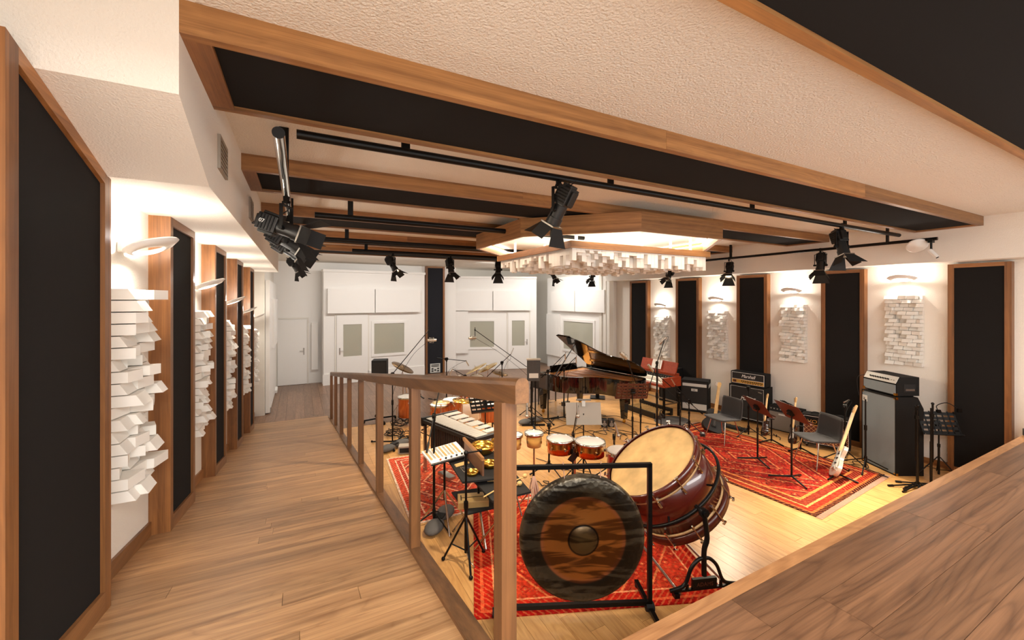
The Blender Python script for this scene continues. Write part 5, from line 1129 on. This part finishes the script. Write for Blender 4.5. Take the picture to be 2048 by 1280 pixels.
for s in (1, -1):
    pv = cD - O + pD * s * (RD_ + .09); q = cD - O + pD * s * (RD_ + .16)
    MB().cyl(pv - pD * s * .03, q + pD * s * .05, .022).cyl(q + pD * s * .0, q + pD * s * .035, .045, n=16).build('pivot', 'metal', r)
    side = Vector((-pD.y, pD.x, 0)); b = Vector((q.x, q.y, 0)) + pD * s * .02
    MB().tube(bez([q + pD * s * .02, b + Vector((0, 0, .52)) + side * .03, b + Vector((0, 0, .4)) - side * .0, b + Vector((0, 0, .17))], 14), .024, 10).build('upright', 'metal', r)
    MB().tube(bez([b - side * .34 + Vector((0, 0, .06)), b - side * .2 + Vector((0, 0, .1)), b - side * .13 + Vector((0, 0, .25)), b - side * .06 + Vector((0, 0, .32)), b + Vector((0, 0, .33)), b + side * .06 + Vector((0, 0, .32)), b + side * .13 + Vector((0, 0, .25)), b + side * .2 + Vector((0, 0, .1)), b + side * .34 + Vector((0, 0, .06))], 48), .017, 8).build('arched_foot', 'metal', r)
    F2 = Matrix(((side.x, pD.x, 0, b.x), (side.y, pD.y, 0, b.y), (0, 0, 1, b.z), (0, 0, 0, 1)))
    MB(F2).box((0, 0, .1), (.24, .03, .1)).box((0, 0, .055), (.62, .025, .018)).box((-.28, 0, .02), (.05, .05, .04)).box((.28, 0, .02), (.05, .05, .04)).box((-.17, 0, .08), (.02, .02, .06)).box((.17, 0, .08), (.02, .02, .06)).build('foot_plate', 'metal', r)
    if s > 0:
        sd = side if side.dot(Vector((C_, -S_, 0))) > 0 else -side
        Fx = Matrix(((sd.x, 0, pD.x, b.x), (sd.y, 0, pD.y, b.y), (0, 1, 0, b.z), (0, 0, 0, 1))) @ TR(0, .083, .016)
        text('ADAMS', .05, 'darkred', r, Fx, 'foot_lettering', 0, .001, 'CENTER')
for s in (-.25, .25): MB().cyl(Vector((0, 0, .035)) + pD * (RD_ + .2) + Vector((-pD.y, pD.x, 0)) * s, Vector((0, 0, .035)) - pD * (RD_ + .2) + Vector((-pD.y, pD.x, 0)) * s, .013).build('floor_bar', 'steel', r)
# ================================================================ SMALL DRUMS
def lugs(r, T, rad, h, n, z=0):
    for k in range(n):
        a = 2 * math.pi * k / n + .3; L_ = T @ Matrix.Rotation(a, 4, 'Z')
        MB(L_).cyl((rad + .014, 0, z + h + .005), (rad + .012, 0, z + h - min(.09, h * .6)), .004, n=6).box((rad + .008, 0, z + h - min(.09, h * .6)), (.018, .02, .03)).build('lug', 'chrome', r)
def drum(r, T, rad, h, shell, head='drumhead', rim='chrome', n=6, rb=None):
    rb = rb or rad
    sh = MB(T).lathe([(rb * .001, 0), (rb, 0), ((rad + rb) / 2 * 1.0, h * .5), (rad, h)], 36).build('shell', shell, r)
    MB(T).lathe([(.001, h + .008), (rad * .96, h + .008), (rad + .002, h + .002), (rad + .003, h - .012)], 36).build('head', head, r)
    MB(T).lathe([(rad + .003, h - .02), (rad + .014, h - .02), (rad + .014, h + .016), (rad + .006, h + .016)], 36, closed=True).build('rim', rim, r)
    lugs(sh, T, rad, h, n)
def drum_thing(name, label, cat, p, zt, rad, h, shell, group=None, tripod=True, tilt=(0, 0), **k):
    r = thing(name, label, cat, (p.x, p.y, 0), 0, group); T = TR(0, 0, zt - h) @ RX(tilt[0]) @ RY(tilt[1]); drum(r, T, rad, h, shell, **k)
    return r
tb = [(AT(1120, 881, 5.3), .165, 'left'), (AT(1180, 888, 5.2), .18, 'right')]
r = thing('timbales_stand', 'chrome tripod stand carrying the two copper timbales', 'drum stand', (*((tb[0][0] + tb[1][0]) / 2).xy, 0)); c = (tb[0][0] + tb[1][0]) / 2; zt = .91
MB().cyl((0, 0, .1), (0, 0, zt + .03), .014).build('pole', 'chrome', r)
for k in range(3): a = k * 2.094 + .2; MB().cyl((0, 0, .45), (.3 * math.cos(a), .3 * math.sin(a), .012), .011).cyl((0, 0, .2), (.16 * math.cos(a), .16 * math.sin(a), .25), .006).build('leg', 'chrome', r)
v = (tb[1][0] - tb[0][0]); v.z = 0; v.normalize(); MB().cyl(-v * .035 + Vector((0, 0, zt - .06)), v * .035 + Vector((0, 0, zt - .06)), .014).build('crossbar', 'chrome', r)
for p, rad, wh in tb: drum_thing('timbale', 'copper timbale drum with white head, %s of the pair' % wh, 'drum', p, zt, rad, .165, 'copper', 'timbales', n=6)
q = AT(1146, 915, 5.2); tag(MB(TR(q)).box((0, 0, 0), (.09, .015, .12), RY(.6) @ RX(.3)).box((0, .01, .07), (.02, .02, .08)).build('cowbell', 'bplastic'), 'dark square cowbell hanging between the timbales', 'cowbell')
for (px_, py_, rad, wh, d) in ((1068, 868, .112, 'right', 5.3), (1028, 872, .105, 'left', 5.3)):
    p = AT(px_, py_, d); r = drum_thing('bongo', 'pale wood bongo drum with white head, %s one beside the corner post' % wh, 'drum', p, p.z, rad, .17, plain('bongo_wood_' + wh, (214, 160, 84), .3, var=.2, bscale=8, coat=.4), 'bongos', n=4, rb=rad * .82)
    MB().cyl((0, 0, .05), (0, 0, p.z - .17), .012).build('pole', 'chrome', r)
    for k in range(3): a = k * 2.094 + .5; MB().cyl((0, 0, .3), (.22 * math.cos(a), .22 * math.sin(a), .01), .01).build('leg', 'chrome', r)
p = AT(1242, 902, 5.25); r = thing('conga', 'glossy red conga drum with white head, partly behind the bass drum', 'drum', (p.x, p.y, 0)); zt = p.z; T = TR(0, 0, 0)
MB().lathe([(.001, .02), (.11, .02), (.13, .15), (.175, zt * .55), (.178, zt * .75), (.17, zt)], 36).build('shell', 'redlac', r); MB().lathe([(.001, zt + .008), (.165, zt + .008), (.173, zt), (.174, zt - .02)], 36).build('head', 'drumhead', r); MB().lathe([(.174, zt - .03), (.186, zt - .03), (.186, zt - .005), (.176, zt - .005)], 36, closed=True).build('rim', 'chrome', r); lugs(r, T, .176, zt, 6)
# ================================================================ DRUM KIT
K0 = Vector((3.15, 8.75, 0)); vk = Vector((-.25, -.97, 0))
FK = TR(3.45, 8.6, .3) @ frame(Vector((-.2, -.98, 0)))
r = thing('kick_drum', 'orange wood kick drum of the drum kit, behind the vibraphone', 'drum', (3.45, 8.6, 0)); T = TR(-3.45, -8.6, 0) @ FK @ TR(0, 0, -.22)
MB(T).lathe([(.28, 0), (.28, .42)], 40).build('shell', 'orangewood', r); MB(T).lathe([(.001, .43), (.27, .43), (.285, .41)], 40).lathe([(.285, .01), (.27, -.01), (.001, -.01)], 40).build('head', 'drumhead', r)
for z in (0, .4): MB(T).lathe([(.284, z), (.305, z), (.305, z + .035), (.284, z + .035)], 40, closed=True).build('hoop', 'orangewood', r)
for s in (-1, 1): MB().cyl((s * .24, -.1, .2), (s * .36, -.22, .012), .01).build('spur', 'chrome', r)
lugs(r, T, .285, .4, 8)
def kit_drum(label, p, zt, rad, h, tilt=(0, 0), legs=True, shell='orangewood'):
    r = thing('tom_drum', label, 'drum', (p[0], p[1], 0), 0, 'drums of the drum kit'); T = TR(0, 0, zt - h) @ RX(tilt[0]) @ RY(tilt[1]); drum(r, T, rad, h, shell)
    if legs:
        for k in range(3): a = k * 2.094 + .9; MB().cyl(((rad + .025) * math.cos(a), (rad + .025) * math.sin(a), zt - h * .4), ((rad + .035) * math.cos(a), (rad + .035) * math.sin(a), .01), .007).build('leg', 'chrome', r)
    else: MB().cyl((0, 0, .05), (0, 0, zt - h * .8), .014).cyl((-.16, 0, .01), (0, 0, .25), .008).cyl((.14, .1, .01), (0, 0, .25), .008).cyl((.1, -.14, .01), (0, 0, .25), .008).build('stand', 'chrome', r)
    return r
p = G(817, 848); kit_drum('orange wood floor tom with white head, leftmost of the drum kit', (p.x, p.y), ZA(793, p), .22, .42)
kit_drum('orange wood floor tom left of the kick drum', (2.58, 8.2), .55, .19, .38)
kit_drum('orange wood rack tom over the left of the kick drum', (3.27, 8.85), .92, .16, .22, (.25, .0), False)
kit_drum('orange wood rack tom over the right of the kick drum', (3.7, 8.9), .92, .15, .2, (.25, 0), False)
kit_drum('silver snare drum at the right of the drum kit', (4.05, 9.05), .66, .18, .14, (.08, 0), False, 'steel')
p = G(905, 858); kit_drum('orange wood low tom behind the long side of the vibraphone', (p.x, p.y), .62, .2, .34)
p = G(978, 866); kit_drum('orange wood low tom right of the slotted stand', (p.x, p.y), .6, .17, .34)
def cymbal(label, p, rad, nrm, mat='brass', base=None, pair=False):
    b = Vector(base if base else (p[0], p[1], 0)); b.z = 0; r = thing('cymbal', label, 'cymbal', b, 0, 'cymbals on stands'); q = Vector(p) - b; F_ = TR(q) @ frame(nrm)
    cp = [(.001, .028), (rad * .1, .026), (rad * .18, .012), (rad * .6, .004), (rad, -.014), (rad, -.016), (rad * .6, .001), (rad * .18, .009), (.001, .024)]
    MB(F_).lathe(cp, 40).build('cymbal_plate', mat, r)
    if pair: MB(F_ @ TR(0, 0, -.03) @ RX(math.pi)).lathe(cp, 40).build('lower_plate', mat, r)
    MB(F_).cyl((0, 0, -.04), (0, 0, .06), .006).ball((0, 0, .05), .014, 8).build('wing_nut', 'chrome', r)
    top = Vector((0, 0, q.z - .25)); MB().cyl((0, 0, .05), top, .012).cyl(top, F_ @ Vector((0, 0, -.03)), .009).build('pole', 'chrome' if mat != 'metal' else 'metal', r)
    for k in range(3): a = k * 2.094 + .3; MB().cyl((0, 0, .38), (.27 * math.cos(a), .27 * math.sin(a), .012), .009).cyl((0, 0, .14), (.14 * math.cos(a), .14 * math.sin(a), .2), .006).build('leg', 'chrome', r)
    return r
pale = plain('pale_bronze', (214, 186, 132), .3, .85); dkb = plain('dark_bronze', (120, 92, 58), .38, .85)
cymbal('dark crash cymbal tilted steeply, left of the far dark column', AT(806, 734, 9.75), .285, (.42, -.22, .88), dkb)
cymbal('pale ride cymbal tilted right of the dark column', AT(952, 736, 9.7), .28, (-.42, .2, .88), pale)
cymbal('second pale cymbal just behind the tilted ride cymbal', AT(975, 734, 10.0), .26, (-.4, .12, .88), pale)
cymbal('hi hat pair of pale cymbals above the vibraphone', AT(882, 803, 8.0), .18, (0, 0, 1), pale, pair=True)
cymbal('flat brass cymbal right of the hi hat, behind the slotted stand', AT(925, 800, 8.1), .2, (.1, -.1, 1), 'brass')
cymbal('dark splash cymbal nearest the far booth door at the right of the kit', AT(1000, 745, 9.6), .2, (.15, -.2, .95), dkb)
r = thing('drum_throne', 'round black drum stool behind the drum kit', 'stool', (3.3, 9.45, 0)); MB().lathe([(.001, .56), (.15, .56), (.17, .53), (.17, .48), (.001, .47)], 28).build('seat', 'chairfab', r); MB().cyl((0, 0, .1), (0, 0, .48), .015).build('pole', 'chrome', r)
for k in range(3): a = k * 2.094; MB().cyl((0, 0, .28), (.26 * math.cos(a), .26 * math.sin(a), .012), .011).build('leg', 'chrome', r)
# ================================================================ VIBRAPHONE
vA, vB = Vector((1.72, 6.36)), Vector((2.02, 5.21)); vx = (vB - vA); VL = vx.length + .12; rzV = math.atan2(vx.y, vx.x)
r = thing('vibraphone', 'silver vibraphone with long metal bars on a black frame', 'vibraphone', (vA.x, vA.y, .012), rzV); ZV = .84
# local x from low end (far) to high end (near); local y away from railing
nb = 20
for k in range(nb):
    x = .06 + (VL - .12) * k / (nb - 1); L_ = .30 - .1 * k / nb
    MB().box((x, .2 - .0 * k, ZV), (VL / nb * .84, L_, .012)).build('bar', 'alu', r)
for k in range(nb - 1):
    if k % 7 in (2, 6): continue
    x = .06 + (VL - .12) * (k + .5) / (nb - 1); L_ = .28 - .09 * k / nb; MB().box((x, .2 + (.31 - .1 * k / nb) / 2 + L_ / 2 + .0, ZV + .012), (VL / nb * .84, L_, .012)).build('sharp_bar', 'alu', r)
MB().hexa([(0, .0, ZV - .07), (VL, .06, ZV - .07), (VL, .03 + .07, ZV - .07), (0, .04, ZV - .07)], [(0, .0, ZV - .02), (VL, .06, ZV - .02), (VL, .1, ZV - .02), (0, .04, ZV - .02)]).build('front_rail', 'bplastic', r)
MB().bx(0, VL, .32, .35, ZV - .06, ZV - .02).bx(0, VL, .56, .59, ZV - .06, ZV - .02).build('rear_rail', 'bplastic', r)
MB().bx(-.05, 0, 0, .68, ZV - .12, ZV + .01).bx(VL, VL + .06, .04, .56, ZV - .1, ZV + .02).build('end_block', 'bplastic', r); text('MUSSER', .045, 'white', r, TR(VL + .0605, .14, ZV - .06) @ RZ(math.pi / 2) @ FACE, 'lettering')
for k in range(nb):
    x = .06 + (VL - .12) * k / (nb - 1); L_ = .62 - .5 * k / nb; MB().cyl((x, .14, ZV - .03), (x, .14, ZV - .03 - L_), .022, n=10).build('resonator_tube', plain('resonator', (70, 62, 58), .35, .6) if k == 0 else bpy.data.materials['resonator'], r)
for (x, y) in ((-.02, .06), (-.02, .6), (VL + .03, .1), (VL + .03, .5)): MB().bx(x - .02, x + .02, y - .02, y + .02, .06, ZV - .1).cyl((x - .015, y, .032), (x + .015, y, .032), .032, n=14).build('leg', 'steel', r)
MB().bx(-.02, VL + .03, .3, .34, .2, .24).build('lower_bar', 'metal', r); MB().bx(.45, .75, .0, .12, .1, .14).build('pedal', 'steel', r)
# ================================================================ PERCUSSION TRAY AND TABLES
def slab(px, z): return [G(a, b, z) for a, b in px]
def table(name, label, cat, quad, z, th, mat, legs=True, group=None):
    q = slab(quad, z); c = sum(q, Vector()) / 4; r = thing(name, label, cat, (c.x, c.y, 0), 0, group); lo = [(p.x - c.x, p.y - c.y, z - th) for p in q]; hi = [(p.x - c.x, p.y - c.y, z) for p in q]
    MB().hexa(lo, hi).build('top', mat, r)
    if legs:
        MB().cyl((0, 0, .3), (0, 0, z - th), .014).build('pole', 'metal', r)
        for k in range(3): a = k * 2.094 + .4; MB().cyl((0, 0, .42), (.3 * math.cos(a), .3 * math.sin(a), .012), .012).build('leg', 'chrome', r)
    return r, q
r, q = table('percussion_tray', 'white cloth covered tray of metal chime bars near the railing post', 'tray', [(843, 903), (863, 927), (935, 907), (912, 883)], .88, .02, 'paper')
c = sum(q, Vector()) / 4
for k in range(9):
    t = (k + .7) / 10; a = q[0].lerp(q[3], t * .98); b = q[1].lerp(q[2], t * .98); d = (b - a); a2, b2 = a + d * .08, a + d * .8; m_ = (a2 + b2) / 2 - Vector((c.x, c.y, 0))
    MB().box((m_.x, m_.y, .886), ((b2 - a2).length, .022, .008), RZ(math.atan2(d.y, d.x))).build('chime_bar', 'alu' if k % 2 else 'tan', r)
for k in range(5): t = .25 + .15 * k; p = q[1].lerp(q[2], t) * .96 + q[0].lerp(q[3], t) * .04 - Vector((c.x, c.y, 0)); MB().ball((p.x, p.y, .89), .014, 8).build('mallet_head', ('orangewood', 'bplastic', 'greybag', 'bplastic', 'bplastic')[k], r)
e = (q[2] - q[1]); MB().hexa([(p.x - c.x, p.y - c.y, .845) for p in (q[1], q[2], q[2] * .985 + q[3] * .015, q[1] * .985 + q[0] * .015)], [(p.x - c.x, p.y - c.y, .875) for p in (q[1], q[2], q[2] * .985 + q[3] * .015, q[1] * .985 + q[0] * .015)]).build('front_edge', 'rubber', r)
r, q = table('percussion_table', 'dark table carrying singing bowls beside the corner post', 'table', [(895, 920), (925, 966), (1025, 955), (985, 905)], .8, .02, 'rubber')
r2, q2 = table('percussion_table', 'lower dark shelf with wooden box near the corner post', 'table', [(903, 986), (936, 1030), (1010, 1012), (975, 975)], .42, .015, 'rubber', True)
r3, q3 = table('percussion_table', 'narrow black tray with mallets in front of the bowls', 'table', [(940, 955), (985, 1004), (1062, 985), (1030, 948)], .74, .02, 'matte', True)
def bowl(label, px, py, z, rad, h):
    p = G(px, py, z + h); r = thing('singing_bowl', label, 'bowl', (p.x, p.y, z), 0, 'brass singing bowls'); MB().lathe([(.001, .003), (rad * .55, .003), (rad * .8, h * .25), (rad * .97, h * .65), (rad, h), (rad * .96, h), (rad * .92, h * .65), (rad * .75, h * .3), (.001, .012)], 36).build('bowl', 'brass', r)
bowl('large brass singing bowl, biggest on the dark table', 966, 888, .805, .15, .12); bowl('brass singing bowl right behind the largest one', 1000, 880, .805, .12, .1)
bowl('medium brass singing bowl in front of the brown board', 979, 924, .805, .09, .065); bowl('small brass bowl beside the metal triangle', 944, 942, .8, .075, .05)
c = G(962, 905, .9); r = thing('sounding_board', 'upright brown wooden board between the bowls', 'board', (1.8, 4.42, .8), R_(-94)); MB().box((0, 0, .1), (.68, .02, .19)).build('board', 'brownboard', r); MB().box((0, -.01, .205), (.72, .03, .035)).build('top_batten', 'wx', r)
q = G(946, 1008, .42); r = thing('wooden_box', 'light wooden slit drum box on the lower shelf', 'slit drum', (q.x, q.y, .42), R_(-18)); MB().bx(-.17, .17, -.11, .11, 0, .08).build('case', 'tan', r, bevel=.006); MB().bx(-.14, .14, -.005, .005, .08, .0815).bx(-.14, -.13, -.06, .06, .08, .0815).bx(.13, .14, -.06, .06, .08, .0815).build('slit', 'rubber', r)
q = G(993, 1010, .3); tag(MB(TR(q.x, q.y, .42)).prism([(.06 * math.cos(a), .06 * math.sin(a)) for a in [i * math.pi / 10 for i in range(20)]], 0, .12, RY(math.pi / 2) @ TR(-.06, 0, 0), True).build('cowbell', 'bplastic'), 'black cowbell lying at the end of the lower shelf', 'cowbell')
q = G(928, 946, .8); tag(MB(TR(q.x, q.y, .81) @ RZ(.5)).tube([(0, 0, 0), (.13, 0, 0), (.065, .11, 0)], .006, 8, True).build('triangle', 'chrome'), 'chrome triangle lying by the small brass bowl', 'triangle')
for i, (px_, py_, z, mt) in enumerate(((1000, 962, .76, 'paper'), (1015, 975, .76, 'tan'), (1030, 962, .76, 'tan'), (985, 985, .76, 'paper'))):
    q = G(px_, py_, z); r = thing('mallet', 'felt tipped mallet on the narrow black tray, %s from the left' % ('second', 'third', 'fourth', 'first')[i], 'mallet', (q.x, q.y, z - .005), R_(-20 + 15 * i), 'mallets on the black tray'); MB().cyl((-.14, 0, .012), (.12, 0, .012), .007).build('shaft', 'tan', r); MB().ball((.14, 0, .025), .026, 10, (1.2, 1, 1)).build('felt_head', mt, r)
q = G(925, 932, .8); r = thing('wood_claves', 'pair of pale wooden claves on the dark table', 'claves', (q.x, q.y, .8), R_(10)); MB().cyl((-.09, 0, .014), (.09, 0, .014), .013).build('clave', 'tan', r); MB().cyl((-.08, .04, .014), (.1, .045, .014), .013).build('clave', 'tan', r)
q = AT(1067, 968, 4.3); r = thing('seed_rattle', 'bundle of seed pod rattles hanging beside the corner post', 'rattle', (q.x, q.y, q.z - .3)); rr = random.Random(2)
for k in range(9): a = rr.uniform(0, 6.28); MB().tube(bez([(0, 0, .4), (.05 * math.cos(a), .05 * math.sin(a), .25), (.07 * math.cos(a + .4), .07 * math.sin(a + .4), .0)], 8), .008, 6).build('seed_string', 'rope', r)
MB().cyl((0, 0, .38), (0, 0, .5), .012).build('hook', 'metal', r)
# black cymbal type stand near the railing
p = G(932, 1128); h = ZA(906, p); r = thing('percussion_stand', 'black tripod stand with short clamp arm nearest the railing', 'stand', (p.x, p.y, 0))
MB().cyl((0, 0, .12), (0, 0, .62), .017).cyl((0, 0, .6), (0, 0, h), .012).cyl((0, 0, .58), (0, 0, .65), .024).cyl((0, 0, h - .12), (0, 0, h - .06), .02).build('pole', 'metal', r)
for k in range(3): a = k * 2.094 + .35; MB().cyl((0, 0, .5), (.25 * math.cos(a), .25 * math.sin(a), .02), .011).cyl((0, 0, .14), (.16 * math.cos(a), .16 * math.sin(a), .19), .007).ball((.25 * math.cos(a), .25 * math.sin(a), .022), .022, 8).build('leg', 'metal', r)
MB().cyl((0, 0, h), (.14, -.06, h + .02), .008).ball((0, 0, h), .026, 10).ball((.14, -.06, h + .02), .02, 8).build('clamp_arm', 'metal', r); MB().tube([(0, 0, .14), (.02, -.03, .05), (.05, -.12, .02)], .006).build('pedal_chain', 'steel', r)
def sandbag(label, px, py, rz):
    q = G(px, py); r = thing('sandbag', label, 'sandbag', (q.x, q.y, 0), rz, 'grey sandbags')
    for s in (-1, 1): MB().ball((s * .17, 0, .06), .1, 14, (1.7, 1.1, .58)).build('bag', 'greybag', r)
    MB().box((0, 0, .1), (.12, .1, .02)).build('strap', 'rubber', r)
sandbag('grey sandbag on the foot of the boom stand near the railing', 880, 1048, R_(50)); sandbag('grey sandbag by the boom stand beyond the railing', 789, 897, R_(30)); sandbag('dark grey sandbag on the stand left of the piano', 1062, 846, R_(10))
q = G(812, 905); r = box_thing('stage_box', 'pale grey connector box on the floor beyond the railing posts', 'stage box', (q.x, q.y, 0), R_(-20), (.26, .18, .14), 'greyplate'); MB().bx(-.1, .1, -.096, -.09, .03, .11).build('socket_panel', 'rubber', r)
# ================================================================ CABLES
def cable(label, pts, seed=1, wig=.12, rad=.006, n=60):
    rr = random.Random(seed); P = []
    for i in range(len(pts) - 1):
        a, b = Vector(pts[i]), Vector(pts[i + 1])
        for k in range(3): t = k / 3; P.append(a.lerp(b, t) + Vector((rr.uniform(-wig, wig), rr.uniform(-wig, wig), 0)) * (0 if i == 0 and k == 0 else 1))
    P.append(Vector(pts[-1])); P = [(p.x, p.y, .012) for p in P]
    return tag(MB().tube(bez(P, n), rad, 6).build('floor_cable', 'rubber'), label, 'cable', 'black cables on the floor')
def g2(*p): return [G(a, b) for a, b in p]
cable('black cable running from the timbales towards the gong', g2((1072, 918), (1118, 935), (1140, 945), (1200, 955)), 1, .05)
cable('black cable looping beside the timbales stand', g2((1062, 958), (1080, 972), (1105, 975), (1085, 962), (1120, 968)), 2, .06)
cable('black cable tangle behind the timbales, nearest strand', g2((1085, 870), (1120, 862), (1180, 868), (1230, 862), (1240, 880)), 3, .25)
cable('black cable tangle in front of the pale grey stand, middle strand', g2((1060, 862), (1130, 858), (1200, 872), (1250, 868), (1200, 858)), 4, .3)
cable('black cable crossing under the piano tail', g2((1150, 862), (1210, 840), (1260, 860), (1300, 880)), 5, .2)
cable('black cable running under the piano to the organ', g2((1190, 828), (1240, 835), (1300, 850), (1350, 855)), 6, .2)
cable('black cable lying on the floor left of the piano leg', g2((1050, 832), (1080, 836), (1120, 840), (1170, 838)), 7, .2)
cable('black cable between the organ mat and the farther chair', g2((1340, 850), (1380, 852), (1400, 862), (1440, 848)), 8, .12)
cable('thin black cable in front of the guitar amplifiers', g2((1480, 866), (1530, 862), (1545, 872), (1560, 880)), 9, .1)
cable('black cable trailing from the bass guitar to the bass cabinet', g2((1690, 930), (1720, 925), (1760, 955), (1725, 932)), 10, .08)
for i, (px_, py_) in enumerate(((790, 870), (800, 850), (815, 880))):
    q = G(px_, py_); rr = random.Random(i + 40); pts = []
    for k in range(70): a = k * .55; R0 = .13 + .06 * rr.random(); pts.append((q.x + R0 * math.cos(a) + rr.uniform(-.03, .03), q.y + R0 * math.sin(a) + rr.uniform(-.03, .03), .02 + .16 * (k / 70) * rr.random()))
    tag(MB().tube(bez(pts, 140), .006, 5).build('cable_coil', 'rubber'), 'tangled coil of black cable beyond the railing, %s' % ('nearest the boom stand', 'farthest back', 'closest to the stage box')[i], 'cable', 'cable coils beyond the railing')
